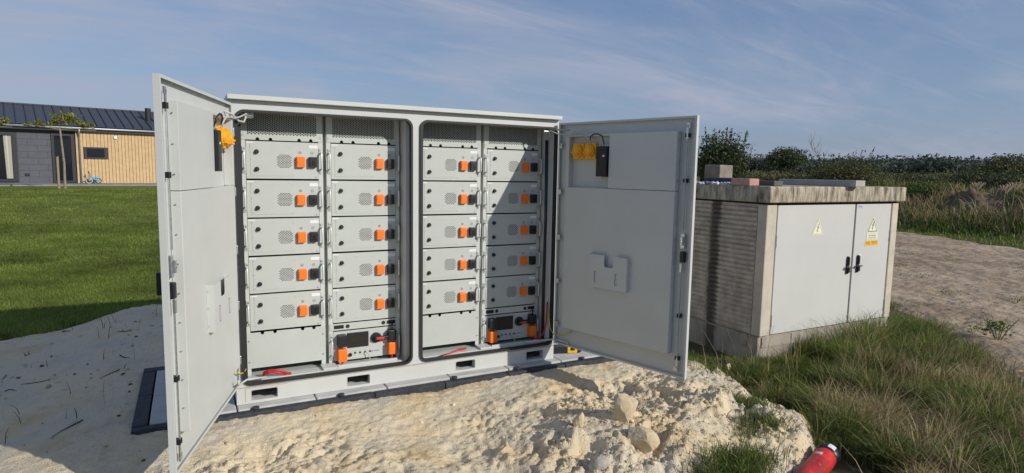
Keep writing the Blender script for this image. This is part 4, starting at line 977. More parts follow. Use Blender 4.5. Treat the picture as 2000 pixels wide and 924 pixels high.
# tall grass in front of the kiosk
def tall_patch(n):
    X = rng.uniform(2.4, 8.6, n); Y = rng.uniform(-4.4, -0.30, n)
    sb = 3.42 - 1.0 * sstep(-1.4, -2.25, Y) + 0.10
    inside = (X > sb + 0.10 * rng.normal(size=n)) & (X < np.minimum(7.4, 5.6 + (Y + 1.75) * 1.0) + 0.2 * rng.normal(size=n))
    ax_ = (X - 3.04) * 0.94 + (Y + 1.86) * 0.34; lt_ = -(X - 3.04) * 0.34 + (Y + 1.86) * 0.94
    inside &= ~((ax_ < 0.10) & (lt_ > -0.42) & (lt_ < 0.10))
    inside &= ~((X > KX + 0.0) & (X < KX + KW + 0.03) & (Y > KY + 0.0))
    cl = fbm(X, Y, 0.45, 3, 101)
    inside &= (rng.uniform(0, 1, n) < np.clip(0.62 + 1.6 * cl, 0.12, 1))
    d = np.hypot(X - CAM[0], Y - CAM[1])
    inside &= rng.uniform(0, 1, n) < np.clip(5.2 / d, 0, 1) ** 1.2
    return X[inside], Y[inside]
X, Y = tall_patch(170000)
cl = fbm(X, Y, 0.6, 2, 111); dry = fbm(X, Y, 0.9, 2, 121)
front = np.clip((X - KX) / 1.9, 0, 1)
Ht = (0.10 + 0.10 * sstep(-0.1, 0.35, cl)) * rng.uniform(0.5, 1.15, len(X))
strw = np.clip(0.18 + 0.7 * sstep(0.0, 0.35, dry), 0.05, 0.85)
blades('tall_grass', X, Y, H(X, Y) - 0.02, Ht, rng.uniform(0.0016, 0.0034, len(X)), pick(len(X), strw), 0.75, m=M_GRASS)
TX, TY = tall_patch(9000); sel = rng.permutation(len(TX))[:560]; TX, TY = TX[sel], TY[sel]
nb = rng.integers(70, 260, len(TX)); idx = np.repeat(np.arange(len(TX)), nb)
rad_ = rng.uniform(0.03, 0.11, len(TX))[idx]; oa = rng.uniform(0, 2 * np.pi, len(idx)); orr = rad_ * np.sqrt(rng.uniform(0, 1, len(idx)))
X = TX[idx] + orr * np.cos(oa); Y = TY[idx] + orr * np.sin(oa)
tdry = fbm(TX, TY, 0.8, 2, 121); tstraw = np.clip(0.10 + 1.6 * sstep(0.02, 0.30, tdry) + 0.25 * (rng.uniform(0, 1, len(TX)) < 0.2), 0.04, 0.9)
tone = rng.uniform(0.75, 1.35, len(TX))
thh = (0.16 + 0.20 * rng.uniform(0, 1, len(TX)) ** 1.5 + 0.24 * np.clip((TX - KX) / 1.9, 0, 1) * sstep(-1.5, -0.6, TY)) * np.where((TX < KX + 0.5) & (TY > -0.9), 0.6, 1.0)
thh = thh * (1 - 0.55 * sstep(-0.9, 0.1, TX - (5.6 + (TY + 1.75) * 1.0)))
ks = rng.uniform(0, 1, len(idx)) < tstraw[idx]
C = np.where(ks[:, None], STRAW[rng.integers(0, 4, len(idx))], GREEN[rng.integers(0, 4, len(idx))]) * (tone[idx] * rng.uniform(0.8, 1.2, len(idx)))[:, None]
spl = rng.uniform(0.5, 1.3, len(TX))[idx]
blades('grass_tussocks', X, Y, H(X, Y) - 0.02, thh[idx] * rng.uniform(0.45, 1.15, len(idx)), rng.uniform(0.0016, 0.0036, len(idx)), C, 0.8, m=M_GRASS, dirx=(np.cos(oa) * spl, np.sin(oa) * spl))
X, Y = TX[idx[::40]], TY[idx[::40]]
# dry stems rising out of it
k = rng.uniform(0, 1, len(X)) < 0.35
Xs, Ys = X[k], Y[k]
blades('dry_stems', Xs, Ys, H(Xs, Ys), rng.uniform(0.28, 0.55, len(Xs)), np.full(len(Xs), 0.0022), STRAW[rng.integers(0, 4, len(Xs))], 0.7, m=M_GRASS)
# shorter tufts at the sand's front and by the kiosk's left side
def tuft(name, n, cx, cy, sx, sy, h, straw, zf=H, w=0.0022):
    X = cx + sx * rng.normal(size=n); Y = cy + sy * rng.normal(size=n)
    return blades(name, X, Y, zf(X, Y) - 0.01, h * rng.uniform(0.4, 1.15, n), np.full(n, w) * rng.uniform(0.7, 1.4, n), pick(n, straw), 0.8, m=M_GRASS)
gz = lambda X, Y: np.maximum(H(X, Y), sand_z(X, Y))
tuft('grass_tuft', 1800, 2.30, -1.86, 0.15, 0.06, 0.12, 0.12, gz)
tuft('grass_tuft', 700, 2.78, -1.62, 0.10, 0.05, 0.09, 0.2, gz)
tuft('grass_tuft', 700, 2.98, -1.35, 0.06, 0.05, 0.10, 0.15, gz)
tuft('grass_tuft', 3200, 3.75, -0.25, 0.22, 0.20, 0.085, 0.15, gz)
tuft('grass_tuft', 1800, 4.05, -0.62, 0.14, 0.10, 0.14, 0.2, gz)
for i in range(24):
    x = rng.uniform(7.4, 15); y = rng.uniform(-2.5, 4.5)
    tuft('track_tuft', 160, x, y, 0.16, 0.10, 0.09, 0.15, w=0.006)
# lawn
def lawn_pts(n, x0, x1, y0, y1):
    X = rng.uniform(x0, x1, n); Y = rng.uniform(y0, y1, n)
    k = Y > lawn_edge(X) + 0.08 * rng.normal(size=n) - 0.02
    ang = np.degrees(np.arctan2(X - CAM[0], Y - CAM[1])); k &= (ang > -22) & (ang < 9)
    return X[k], Y[k]
LG = np.array([(0.145, 0.205, 0.030), (0.165, 0.22, 0.036), (0.12, 0.175, 0.028), (0.22, 0.23, 0.07)])
for (n, x0, x1, y0, y1, h, w) in ((110000, -4.5, 0.6, 1.2, 7.5, 0.055, 0.0026), (80000, -7.5, 0.8, 7.5, 14, 0.055, 0.0045), (45000, -12, 1.2, 14, 30, 0.055, 0.009)):
    X, Y = lawn_pts(n, x0, x1, y0, y1); N = len(X)
    C = LG[rng.integers(0, 4, N)] * rng.uniform(0.8, 1.2, (N, 1)) * (1.06 + 0.75 * fbm(X, Y, 0.9, 4, 131, 0.65))[:, None]
    blades('lawn_grass', X, Y, H(X, Y) + 0.028, h * rng.uniform(0.5, 1.3, N) * (1 + 0.9 * sstep(0.6, 0.0, Y - lawn_edge(X))), np.full(N, w), C, 0.8, m=M_GRASS)
# sparse dry stalks growing through the shaded sand
n = 60; X = rng.uniform(-2.6, -0.55, n); Y = rng.uniform(0.2, 3.3, n); k = Y < lawn_edge(X); X, Y = X[k], Y[k]
blades('sand_stalks', X, Y, sand_z(X, Y), rng.uniform(0.04, 0.20, len(X)), np.full(len(X), 0.0028), np.array([(0.13, 0.11, 0.06)]).repeat(len(X), 0) * rng.uniform(0.6, 1.4, (len(X), 1)), 0.9, m=M_GRASS)
tw = MB()
for i in range(13):
    x, y = rng.uniform(-1.9, -0.6), rng.uniform(0.0, 2.8); a = rng.uniform(0, 6.28); L = rng.uniform(0.05, 0.22)
    pp = [(x + math.cos(a) * L * t_, y + math.sin(a) * L * t_ + 0.02 * math.sin(3 * t_ + i), float(sand_z(np.array(x + math.cos(a) * L * t_), np.array(y + math.sin(a) * L * t_))) + 0.006) for t_ in (0, 0.35, 0.7, 1.0)]
    tw.tube(pp, [0.004, 0.0035, 0.003, 0.0015], 5)
tag(tw.build('sand_twigs', mat('twig', (0.06, 0.045, 0.03), 0.9)), kind='stuff')

# ------------------------------------------------------------------ berm vegetation
def berm_pts(n, w0, w1):
    Y = rng.uniform(-14, 30, n); Wd = rng.uniform(w0, w1, n); X = 18.75 + 0.31 * (Y - 3.63) + Wd
    ang = np.degrees(np.arctan2(X - CAM[0], Y - CAM[1])); k = (ang > 38) & (ang < 80)
    return X[k], Y[k], Wd[k]
X, Y, Wd = berm_pts(90000, -0.6, 12.0); N = len(X)
hum = fbm(X, Y, 2.2, 3, 141); low = sstep(0.0, 2.4, Wd)
Ht = (0.14 + 0.78 * low * np.clip(0.55 + 1.6 * hum, 0.1, 1.4)) * rng.uniform(0.5, 1.2, N)
bare = sstep(0.12, 0.3, fbm(X, Y, 2.6, 2, 11)) * sstep(3.5, 6, Wd); k = rng.uniform(0, 1, N) > 0.85 * bare
strw = np.clip(0.04 + 0.95 * sstep(0.8, 3.4, Wd) * (0.75 + 1.2 * fbm(X, Y, 3.0, 2, 151)), 0.02, 0.85)
Cc = pick(N, strw) * np.where(low < 0.4, 1.25, 0.95)[:, None]
blades('berm_grass', X[k], Y[k], H(X[k], Y[k]) - 0.03, Ht[k], rng.uniform(0.008, 0.020, k.sum()), Cc[k], 0.6, m=M_GRASS)

M_LEAF = mat('leaf', (0.08, 0.11, 0.03), 0.6, attr='Col', translucent=0.25, spec=0.3)
M_BARK = mat('bark', (0.10, 0.08, 0.06), 0.9, var=0.3, vscale=20, bump=0.5, bscale=40)
def leaves(name, cx, cy, cz, rx, ry, rz, n, size, cols, clumps=14, parent=None, spread=0.36, flatbase=0.0, seed=None, loc=None, spikes=0.0):
    r_ = np.random.default_rng(seed if seed is not None else 1)
    cc = r_.normal(size=(clumps, 3)); cc /= np.linalg.norm(cc, axis=1)[:, None]; cc *= r_.uniform(0.25, 0.85, (clumps, 1)) ** 0.6
    cc[:, 2] = np.abs(cc[:, 2]) * (1 if flatbase else 1) * np.where(r_.uniform(0, 1, clumps) < 0.3 - flatbase * 0.3, -1, 1)
    bright = r_.uniform(0.75, 1.25, clumps)
    idx = r_.integers(0, clumps, n); P = cc[idx] + np.clip(r_.normal(size=(n, 3)), -1.7, 1.7) * spread * r_.uniform(0.5, 1.0, (clumps, 1))[idx]
    if spikes > 0:
        up = r_.uniform(0, 1, n) < 0.10; m_ = int(up.sum()); ax = np.c_[r_.uniform(-0.9, 0.9, (34, 2)), r_.uniform(0.4, 1.0, 34)]; wa = r_.integers(0, 34, m_); tt = r_.uniform(0, 1, m_) ** 1.3
        P[up, 2] = 0.45 + tt * (0.55 + spikes * ax[wa, 2]) * (1 - 0.35 * np.abs(ax[wa, 0])); P[up, :2] = ax[wa, :2] * (0.75 + 0.25 * tt[:, None]) + r_.normal(size=(m_, 2)) * 0.035 * (1.1 - tt[:, None])
    P = P * np.array([rx, ry, rz]) + np.array([cx, cy, cz])
    A = r_.normal(size=(n, 3)); A /= np.linalg.norm(A, axis=1)[:, None]; B = np.cross(A, r_.normal(size=(n, 3))); B /= np.linalg.norm(B, axis=1)[:, None]
    S = size * r_.uniform(0.6, 1.35, n)[:, None]
    V = np.stack([P - A * S, P + B * S * 0.5, P + A * S, P - B * S * 0.5], 1).reshape(-1, 3)
    T = np.arange(4 * n).reshape(-1, 4)
    C = cols[r_.integers(0, len(cols), n)] * r_.uniform(0.75, 1.25, (n, 1)) * bright[idx][:, None]
    return np_mesh(name, V, T, M_LEAF, np.repeat(C, 4, 0), parent=parent)
DG = np.array([(0.060, 0.080, 0.032), (0.072, 0.095, 0.036), (0.048, 0.066, 0.028), (0.095, 0.105, 0.042)])
OG = np.array([(0.12, 0.115, 0.045), (0.09, 0.105, 0.036), (0.15, 0.13, 0.06), (0.075, 0.09, 0.03)])
LGc = np.array([(0.10, 0.14, 0.03), (0.12, 0.15, 0.035), (0.08, 0.12, 0.03)])
def polar(r, px):     # a spot at distance r in the heading of a column of the photograph
    a = 0.4874 + math.atan((px - 1000) / 1194.96); return CAM[0] + r * math.sin(a), CAM[1] + r * math.cos(a)
def shrub(name, lab, cat, px, r, rx, rz, n, size, cols, seed, group, clumps=18, trunk=True, lift=0.0, spikes=0.0, spread=0.34):
    x, y = polar(r, px); z = float(H(np.array(x), np.array(y))); root = empty(name, (x, y, z)); tag(root, lab, cat, group)
    t = MB(); rr_ = random.Random(seed)
    for k in range(6):
        a = rr_.uniform(0, 6.28); ex, ey = math.cos(a) * rx * 0.5, math.sin(a) * rx * 0.5
        t.tube([(0, 0, -0.1), (ex * 0.3, ey * 0.3, rz * 0.5 + lift * 0.6), (ex, ey, rz * 1.2 + lift)], [0.08, 0.05, 0.02], 6)
    t.build('trunk', M_BARK, root)
    c = leaves('crown', 0, 0, rz * 0.75 + lift, rx, rx, rz, n, size, cols, clumps, root, seed=seed, flatbase=1, spikes=spikes, spread=spread)
    return root
GRP = 'shrubs on the bank behind the kiosk'
shrub('willow_shrub', 'tall dark shrub rising just right of the open cabinet door', 'shrub', 1405, 34, 1.35, 1.95, 18000, 0.065, DG, 41, GRP, 24, spikes=0.5)
shrub('round_tree', 'small rounded dark tree above the hedge behind the kiosk', 'tree', 1524, 52, 1.5, 1.05, 9000, 0.075, DG, 43, GRP, 16, lift=1.0)
shrub('olive_shrub', 'broad olive shrub with upright shoots behind the kiosk roof beam', 'shrub', 1640, 33, 1.6, 0.92, 12000, 0.05, OG, 45, GRP, 22, spikes=0.9)
shrub('olive_shrub', 'low olive bush between the dark shrub and the small tree', 'shrub', 1478, 36, 1.6, 0.68, 10000, 0.055, OG, 47, GRP, 18, spikes=0.5)
shrub('olive_shrub', 'brownish bush below the small rounded tree', 'shrub', 1560, 35, 1.8, 0.70, 10000, 0.055, OG, 49, GRP, 18, spikes=0.5)
shrub('olive_shrub', 'leafy bush at the right edge of the picture on the bank', 'shrub', 1990, 40, 1.8, 0.95, 11000, 0.06, OG, 51, GRP, 20)
shrub('green_shrub', 'small bright green bush at the foot of the tall dark shrub', 'shrub', 1372, 27, 0.7, 0.45, 4500, 0.045, LGc, 53, GRP, 12)
shrub('green_shrub', 'low green bush on the bank just right of the kiosk roof', 'shrub', 1800, 29, 1.2, 0.45, 6000, 0.045, LGc, 55, GRP, 14)
shrub('dark_shrub', 'dark bush on the bank above the bare soil on the right', 'shrub', 1925, 36, 1.6, 0.6, 9000, 0.055, DG, 57, GRP, 16)
shrub('dark_shrub', 'dark bush behind the bank between kiosk and soil heap', 'shrub', 1720, 38, 1.8, 0.62, 9000, 0.055, DG, 59, GRP, 16)
# bare leaning sapling
x, y = polar(33, 1592); zb_ = float(H(np.array(x), np.array(y))); root = empty('bare_sapling', (x, y, zb_)); tag(root, 'thin leafless sapling leaning left above the bushes', 'sapling')
t = MB(); t.tube([(0.75, -0.75, 0.2), (0.3, -0.3, 1.2), (-0.1, 0.1, 2.2), (-0.25, 0.25, 2.9)], [0.03, 0.025, 0.016, 0.006], 6); t.build('trunk', mat('pale_bark', (0.24, 0.21, 0.17), 0.9), root)
t = MB()
for k in range(14):
    s_ = 1.4 + k * 0.1; a = k * 2.4; bx0 = 0.22 - 0.4 * (s_ - 1.4); L = 0.6 - 0.02 * k
    t.tube([(bx0, -bx0, s_), (bx0 + math.cos(a) * L * 0.5, -bx0 + math.sin(a) * L * 0.5, s_ + 0.25), (bx0 + math.cos(a) * L * 0.8 - 0.05, -bx0 + math.sin(a) * L * 0.8, s_ + 0.6)], [0.012, 0.008, 0.004], 4)
t.build('branches', MATS['pale_bark'], root)
# long hedge and far wood, each reading as one mass
def mass(name, px0, px1, r0, r1, count, rx, rz, n, size, cols, seed):
    r_ = np.random.default_rng(seed); Vs = []; Ts = []; Cs = []; off = 0
    for k in range(count):
        px_ = px0 + (px1 - px0) * (k + r_.uniform(0.2, 0.8)) / count; r = r_.uniform(r0, r1); x, y = polar(r, px_); z = float(H(np.array(x), np.array(y)))
        f = r_.uniform(0.7, 1.2); o = leaves('tmp', x, y, z + rz * f * 0.8, rx * f, rx * f, rz * f, n, size, cols, 12, seed=seed * 100 + k, flatbase=1)
        me = o.data; v = np.empty(len(me.vertices) * 3, np.float32); me.vertices.foreach_get('co', v); c = np.empty(len(me.vertices) * 4, np.float32); me.color_attributes['Col'].data.foreach_get('color', c)
        Vs.append(v.reshape(-1, 3)); Cs.append(c.reshape(-1, 4)[:, :3]); Ts.append(np.arange(len(me.vertices)).reshape(-1, 4) + off); off += len(me.vertices)
        bpy.data.objects.remove(o); bpy.data.meshes.remove(me)
    return tag(np_mesh(name, np.concatenate(Vs), np.concatenate(Ts), M_LEAF, np.concatenate(Cs)), kind='stuff')
mass('hedge', 1320, 2120, 48, 64, 60, 2.2, 0.50, 2800, 0.07, np.concatenate([DG, OG, OG]) * 1.25, 3)
mass('far_wood', 1250, 2250, 170, 230, 80, 7.5, 2.9, 1500, 0.40, np.array([(0.075, 0.095, 0.075), (0.062, 0.082, 0.068), (0.088, 0.105, 0.08)]), 4)  # haze of distance is put into these paler, bluish leaf colours
# bare soil heaps on the bank
M_SOIL = mat('soil_heap', (0.11, 0.08, 0.055), 0.95, c2=(0.19, 0.145, 0.10), vscale=1.4, bump=0.8, bscale=8, spec=0.1)
def heap(lab, px, r, rx, ry, h, seed, m):
    x, y = polar(r, px); n = 40; u = np.linspace(-1, 1, n); A, B = np.meshgrid(u, u, indexing='ij'); q = A * A + B * B
    Z = h * np.clip(1 - q, 0, 1) ** 0.6 * (1 + 0.7 * fbm(A * 3 + seed, B * 3, 1.0, 4, seed)) - 0.1
    a, b = np.meshgrid(np.arange(n - 1), np.arange(n - 1), indexing='ij')
    T = np.stack([a * n + b, (a + 1) * n + b, (a + 1) * n + b + 1, a * n + b + 1], -1).reshape(-1, 4)
    X = x + A * rx; Y = y + B * ry
    o = np_mesh('soil_heap', np.stack([X.ravel(), Y.ravel(), (Z + H(X, Y)).ravel()], -1), T, m); return tag(o, lab, 'soil heap', 'bare soil heaps on the bank')
M_SOILD = mat('dark_soil_heap', (0.035, 0.028, 0.022), 0.95, c2=(0.07, 0.055, 0.04), vscale=2, bump=0.8, bscale=9, spec=0.1)
heap('dark soil heap behind the concrete block on the kiosk roof', 1440, 28, 0.75, 0.9, 0.7, 2, M_SOILD)
heap('brown bare soil heap on the bank right of the kiosk', 1890, 27, 1.1, 1.1, 0.55, 5, M_SOIL)
heap('bare soil heap at the right edge of the bank', 1990, 30, 1.1, 1.1, 0.5, 8, M_SOIL)
heap('low soil heap behind the kiosk roof end', 1735, 28, 1.1, 1.1, 0.45, 11, M_SOIL)
# umbel weeds on the bank
for i, (px_, r) in enumerate(((1958, 23.5), (1975, 24.0), (1902, 24.5))):
    x, y = polar(r, px_); z = float(H(np.array(x), np.array(y)))
    root = empty('dry_weed', (x, y, z)); tag(root, ['dry umbel weed with twin heads on the right of the bank', 'dry pale umbel weed nearest the right picture edge', 'dry thin weed in front of the brown soil heap'][i], 'weed', 'dry weeds on the bank')
    t = MB(); t.tube([(0, 0, -0.1), (0.04, 0.02, 0.6), (0.02, 0, 1.25)], [0.02, 0.016, 0.01], 5); t.build('stem', mat('dry_stem', (0.34, 0.28, 0.19), 0.9), root)
    t = MB()
    for k in range(14):
        a = k * 2.39; L = 0.08 + 0.012 * k; t.tube([(0.02, 0, 1.1), (0.02 + math.cos(a) * L, math.sin(a) * L, 1.36 + 0.03 * math.sin(k))], [0.006, 0.016], 4)
    t.build('seed_head', MATS['dry_stem'], root)
# leafy weed by the track and a dandelion
x, y = 7.2, -0.90; root = empty('leafy_weed', (x, y, float(H(np.array(x), np.array(y))))); tag(root, 'leafy green weed at the edge of the dirt track on the right', 'weed')
t = MB()
for k in range(7): a = k * 0.9; t.tube([(0, 0, -0.02), (0.08 * math.cos(a), 0.08 * math.sin(a), 0.15), (0.16 * math.cos(a), 0.16 * math.sin(a), 0.27)], [0.005, 0.004, 0.002], 4)
t.build('stems', mat('green_stem', (0.09, 0.12, 0.03), 0.7), root)
leaves('foliage', 0, 0, 0.12, 0.20, 0.20, 0.10, 240, 0.018, LGc, 12, root, seed=77, flatbase=1)
x, y = 5.45, -1.80; zz = float(H(np.array(x), np.array(y))); root = empty('dandelion', (x, y, zz)); tag(root, 'single yellow dandelion flower at the right edge', 'flower')
MB().tube([(0, 0, -0.02), (0.01, 0, 0.12), (0.0, -0.02, 0.20)], 0.003, 5).build('stem', MATS['green_stem'], root)
pt = MB()
for k in range(18):
    a = k * 2.39; L = 0.012 + 0.014 * (k / 18); c, s_ = math.cos(a), math.sin(a)
    pt.add([(0 - s_ * 0.004, -0.02 + c * 0.004, 0.205), (s_ * 0.004, -0.02 - c * 0.004, 0.205), (c * L + s_ * 0.003, -0.02 + s_ * L - c * 0.003, 0.214), (c * L - s_ * 0.003, -0.02 + s_ * L + c * 0.003, 0.214)], [(0, 1, 2, 3)])
pt.build('petals', mat('dandelion_yellow', (0.85, 0.62, 0.03), 0.6), root)

# ------------------------------------------------------------------ bungalow
HA = (-8.825, 36.476, 0.36); HROT = math.atan2(math.cos(rad(78.4)), math.sin(rad(78.4)))
HOUSE = empty('bungalow', HA, HROT); tag(HOUSE, 'long low bungalow with dark metal roof and pale timber cladding beyond the lawn', 'house')
M_BLK = mat('grey_blockwork', (0.115, 0.12, 0.138), 0.85, var=0.08, vscale=3, spec=0.2)
M_JOINT = mat('grey_mortar', (0.10, 0.104, 0.118), 0.9)
M_CLAD = mat('larch_cladding', (0.60, 0.42, 0.23), 0.75, var=0.10, vscale=4, spec=0.2)
M_CLADGAP = mat('cladding_gap', (0.10, 0.06, 0.03), 0.9)
M_ROOFM = mat('anthracite_roof', (0.052, 0.058, 0.072), 0.5, var=0.08, vscale=2)
M_SEAM = mat('anthracite_seam', (0.030, 0.033, 0.040), 0.5)
M_FRAME = mat('anthracite_frame', (0.020, 0.021, 0.026), 0.5)
M_GLASS = mat('dark_glass', (0.010, 0.012, 0.016), 0.08)
M_GUT = mat('zinc_gutter', (0.36, 0.38, 0.40), 0.4, 0.5)
EAV = 2.97; SL, SR = -9.0, 15.0
MB().box(SL, SR, 0.12, 8.0, -0.4, EAV).build('wall', M_JOINT, HOUSE)
# grey blocks between window and door
bl = 0
for r in range(8):
    z0 = 0.02 + r * 0.335; off = 0.0 if r % 2 else -0.42
    x = 0.80 + off
    while x < 2.24:
        a_, b_ = max(x, 0.80), min(x + 0.84, 2.22)
        if b_ - a_ > 0.05: MB().box(a_ + 0.006, b_ - 0.006, 0.10, 0.119, z0, min(z0 + 0.325, EAV - 0.05)).build('brick', M_BLK, HOUSE)
        x += 0.84
for r in range(8):
    z0 = 0.02 + r * 0.335; x = -8.9 + (0.42 if r % 2 else 0)
    while x < -2.9: MB().box(x + 0.006, x + 0.834, 0.10, 0.119, z0, min(z0 + 0.325, EAV - 0.05)).build('brick', M_BLK, HOUSE); x += 0.84
# cladding
MB().box(3.30, SR, -0.02, 0.118, 0.03, EAV - 0.02).build('cladding_backing', M_CLADGAP, HOUSE)
x = 3.30; plank = 0.165
while x < SR - 0.2:
    segz = [(0.03, EAV - 0.03)]
    if x + plank > 3.66 and x < 4.72: segz = [(0.03, 1.36), (2.02, EAV - 0.03)]
    for a_, b_ in segz:
        j = random.uniform(0, 0.006)
        MB().box(x + 0.009, x + plank - 0.009, -0.050 - j, -0.022, a_, b_).build('plank', M_CLAD, HOUSE)
    x += plank
w = MB(); w.box(3.66, 4.72, -0.07, -0.021, 1.36, 1.46); w.box(3.66, 4.72, -0.07, -0.021, 1.94, 2.02); w.box(3.66, 3.78, -0.07, -0.021, 1.46, 1.94); w.box(4.60, 4.72, -0.07, -0.021, 1.46, 1.94)
w_ = w.build('window', M_FRAME, HOUSE); MB().box(3.78, 4.60, -0.040, -0.030, 1.46, 1.94).build('pane', M_GLASS, w_)
# front door
d = MB(); d.box(2.24, 2.36, 0.05, 0.118, 0.05, 2.72); d.box(3.10, 3.28, 0.05, 0.118, 0.05, 2.72); d.box(2.36, 3.10, 0.05, 0.118, 2.58, 2.72); d.box(2.36, 3.10, 0.05, 0.118, 0.05, 0.16)
d_ = d.build('door', M_FRAME, HOUSE); MB().box(2.37, 3.09, 0.085, 0.10, 0.17, 2.57).build('pane', M_GLASS, d_)
MB().tube([(2.50, 0.04, 1.1), (2.50, 0.04, 1.5)], 0.02, 6).build('door_handle', M_ZINC, d_)
# large window with a curtain
w = MB(); w.box(-2.6, 0.78, 0.03, 0.118, 2.50, 2.64); w.box(-2.6, 0.78, 0.03, 0.118, 0.10, 0.22); w.box(0.58, 0.78, 0.03, 0.118, 0.22, 2.50); w.box(-2.6, -2.42, 0.03, 0.118, 0.22, 2.50); w.box(-1.0, -0.88, 0.03, 0.118, 0.22, 2.50)
w_ = w.build('window', M_FRAME, HOUSE); MB().box(-2.42, -1.0, 0.10, 0.112, 0.22, 2.50).build('pane', M_GLASS, w_); MB().box(-0.88, 0.58, 0.10, 0.112, 0.22, 2.50).build('pane', M_GLASS, w_)
cu = MB(); P = []
for k in range(25): s_ = k / 24; P.append((0.30 + 0.26 * s_, 0.078 + 0.014 * math.sin(k * 1.9)))
cu.add([(p[0] - (0.05 if p[0] < 0.4 else 0), p[1], 2.48) for p in P] + [(p[0], p[1], 0.26) for p in P], [(k, k + 1, 25 + k + 1, 25 + k) for k in range(24)])
cu.build('curtain', mat('curtain_cloth', (0.50, 0.49, 0.42), 0.8), w_)
# roof of standing-seam panels
RISE, RUN = 1.34, 4.4
def rp(s, t): return (s, -0.28 + t * (RUN + 0.28), EAV + 0.14 + t * RISE)
ROOF = MB().add([rp(SL - 0.3, 0), rp(SR + 0.3, 0), rp(SR + 0.3, 1), rp(SL - 0.3, 1), (SR + 0.3, 2 * RUN + 0.3, EAV + 0.1), (SL - 0.3, 2 * RUN + 0.3, EAV + 0.1)], [(0, 1, 2, 3), (3, 2, 4, 5)]).build('roof', M_SEAM, HOUSE)
s_ = SL - 0.3
while s_ < SR:
    a_, b_ = s_ + 0.022, s_ + 0.418 + 0.02
    o = MB(); lift = 0.012
    A = [rp(a_, 0.0), rp(b_, 0.0), rp(b_, 0.985), rp(a_, 0.985)]
    o.add([(p[0], p[1], p[2] + lift) for p in A], [(0, 1, 2, 3)]); o.build('roof_panel', M_ROOFM, ROOF)
    se = MB(); q0, q1 = rp(s_, 0.0), rp(s_, 0.985)
    se.add([(s_ - 0.018, q0[1], q0[2]), (s_ + 0.018, q0[1], q0[2]), (s_ + 0.018, q1[1], q1[2]), (s_ - 0.018, q1[1], q1[2]), (s_ - 0.018, q0[1], q0[2] + 0.07), (s_ + 0.018, q0[1], q0[2] + 0.07), (s_ + 0.018, q1[1], q1[2] + 0.07), (s_ - 0.018, q1[1], q1[2] + 0.07)], [(4, 5, 6, 7), (0, 4, 7, 3), (1, 2, 6, 5), (0, 1, 5, 4)])
    se.build('standing_seam', M_SEAM, ROOF)
    s_ += 0.44
rd = rp(0, 1); MB().box(SL - 0.3, SR + 0.3, rd[1] - 0.15, rd[1] + 0.15, rd[2] - 0.02, rd[2] + 0.06).build('ridge_cap', M_SEAM, ROOF)
MB().box(SL - 0.3, SR + 0.3, -0.25, 0.115, EAV - 0.12, EAV + 0.10).build('fascia', M_FRAME, HOUSE)
MB().tube([(SL - 0.3, -0.33, EAV + 0.05), (SR + 0.3, -0.33, EAV + 0.05)], 0.058, 10).build('gutter', M_GUT, HOUSE, smooth=True)
MB().tube([(3.47, -0.33, EAV), (3.47, -0.2, EAV - 0.25), (3.47, -0.11, EAV - 0.45), (3.47, -0.11, 0.0)], 0.045, 10).build('downpipe', M_GUT, HOUSE, smooth=True)
MB().cyl((7.15, 2.0, EAV + 0.3), (7.15, 2.0, EAV + 1.55), 0.16, 14).build('flue', M_FRAME, HOUSE)
MB().box(5.08, 5.24, -0.13, -0.058, 2.52, 2.68).build('wall_lamp', M_WHITE, HOUSE, 0.01)
MB().box(1.05, 1.25, 0.03, 0.098, 0.42, 0.55).build('wall_vent', M_FRAME, HOUSE, 0.01)
# patio strip
PAT = MB().box(SL, SR, -2.6, 0.11, -0.4, 0.015); pat = PAT.build('patio', mat('patio_paving', (0.26, 0.26, 0.27), 0.85, var=0.15, vscale=2), None, loc=HA, rotz=HROT); tag(pat, kind='structure')
# children's bike beside the downpipe
def hw(s, dpt, z): c, s2 = math.cos(HROT), math.sin(HROT); return (HA[0] + s * c - dpt * s2, HA[1] + s * s2 + dpt * c, HA[2] + z)
bike = empty('kids_bike', hw(3.95, -0.42, 0.015), HROT); tag(bike, "small blue children's bike leaning by the downpipe of the bungalow", 'bike')
def ringy(s, cx, cz, R, r):
    P = [(cx + R * math.cos(a), 0, cz + R * math.sin(a)) for a in np.linspace(0, 2 * math.pi, 17)]; s.tube(P, r, 6, False); return s
BLUE = mat('bike_blue', (0.12, 0.38, 0.55), 0.45)
ringy(MB(), -0.16, 0.17, 0.15, 0.022).build('wheel', M_GREYCABLE, bike); ringy(MB(), 0.27, 0.15, 0.13, 0.022).build('wheel', M_BLACK, bike)
MB().tube([(-0.16, 0, 0.17), (-0.10, 0, 0.42), (0.12, 0, 0.24), (0.27, 0, 0.15)], [0.05, 0.06, 0.07, 0.05], 8).build('frame', BLUE, bike)
MB().box(0.12, 0.34, -0.09, 0.09, 0.27, 0.40).build('seat', BLUE, bike, 0.03)
MB().tube([(-0.10, 0, 0.40), (-0.16, 0, 0.66)], 0.022, 6).build('steering_post', mat('bike_red', (0.3, 0.08, 0.05), 0.5), bike)
MB().tube([(-0.18, -0.16, 0.60), (-0.16, 0, 0.66), (-0.18, 0.16, 0.60)], 0.018, 6).build('handlebar', M_BLACK, bike)

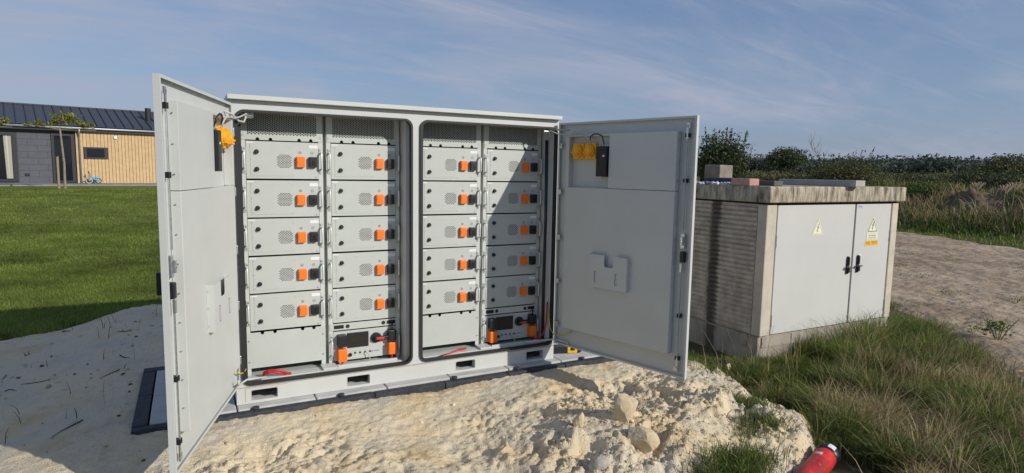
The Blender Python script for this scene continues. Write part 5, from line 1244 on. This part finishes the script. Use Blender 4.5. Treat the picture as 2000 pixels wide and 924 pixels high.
# roof-trained young plane trees on the lawn
YG = np.array([(0.20, 0.22, 0.035), (0.25, 0.26, 0.045), (0.15, 0.18, 0.03), (0.22, 0.19, 0.05)])
def umbrella_tree(x, y, lab, seed, hh=2.72, half=1.28):
    z = float(H(np.array(x), np.array(y))); root = empty('trained_tree', (x, y, z), HROT - 0.15); tag(root, lab, 'tree', 'young trained trees by the bungalow')
    t = MB(); t.tube([(0, 0, -0.1), (0.02, 0, 1.2), (-0.06, 0, hh)], [0.055, 0.045, 0.035], 8); t.build('trunk', mat('plane_bark', (0.26, 0.23, 0.17), 0.9, var=0.25, vscale=9), root)
    t = MB(); rr_ = random.Random(seed)
    for k in range(10):
        s_ = -1 if k % 2 else 1; L = half * rr_.uniform(0.6, 1.0); oy = rr_.uniform(-0.8, 0.8)
        t.tube([(-0.05, 0, hh - 0.04), (s_ * L * 0.5, oy * 0.5, hh + 0.02), (s_ * L, oy, hh + rr_.uniform(0, 0.12))], [0.022, 0.016, 0.008], 5)
    for k in range(5):
        xk = rr_.uniform(-0.45, 0.5); t.tube([(xk, 0, hh), (xk * 1.1, 0.05, hh + rr_.uniform(0.25, 0.5))], [0.012, 0.005], 4)
    t.tube([(-half, 0, hh - 0.03), (half, 0, hh - 0.03)], 0.012, 4)
    t.build('branches', MATS['plane_bark'], root)
    c = MB()
    for k, (dx, dz, rx_, rz_, n_) in enumerate(((0.12, 0.36, 0.50, 0.36, 300), (-0.75, 0.14, 0.24, 0.18, 80), (-0.30, 0.16, 0.24, 0.14, 90), (0.80, 0.14, 0.22, 0.17, 110), (-1.15, 0.06, 0.16, 0.10, 45), (1.10, 0.18, 0.12, 0.12, 45))):
        tag(leaves('leaf_clump', dx * half / 1.28, 0, hh + dz, rx_, 0.35, rz_, n_, 0.075, YG, 7, root, seed=seed + k, flatbase=1, spread=0.4), kind='stuff')
    return root
umbrella_tree(-5.11, 29.75, 'young flat-trained tree standing before the front door of the bungalow', 61)
umbrella_tree(-8.05, 29.3, 'young flat-trained tree cut off by the left picture edge', 63)
stk = MB(); stk.tube([(0, 0, -0.2), (0, 0, 1.42)], 0.05, 8); stk.cyl((0, 0, 1.42), (0, 0, 1.47), 0.055, 8)
o = stk.build('tree_stake', mat('stake_wood', (0.30, 0.24, 0.16), 0.85), None, loc=(-5.36, 29.95, float(H(np.array(-5.36), np.array(29.95))))); tag(o, 'short wooden stake beside the young tree in front of the bungalow', 'stake')
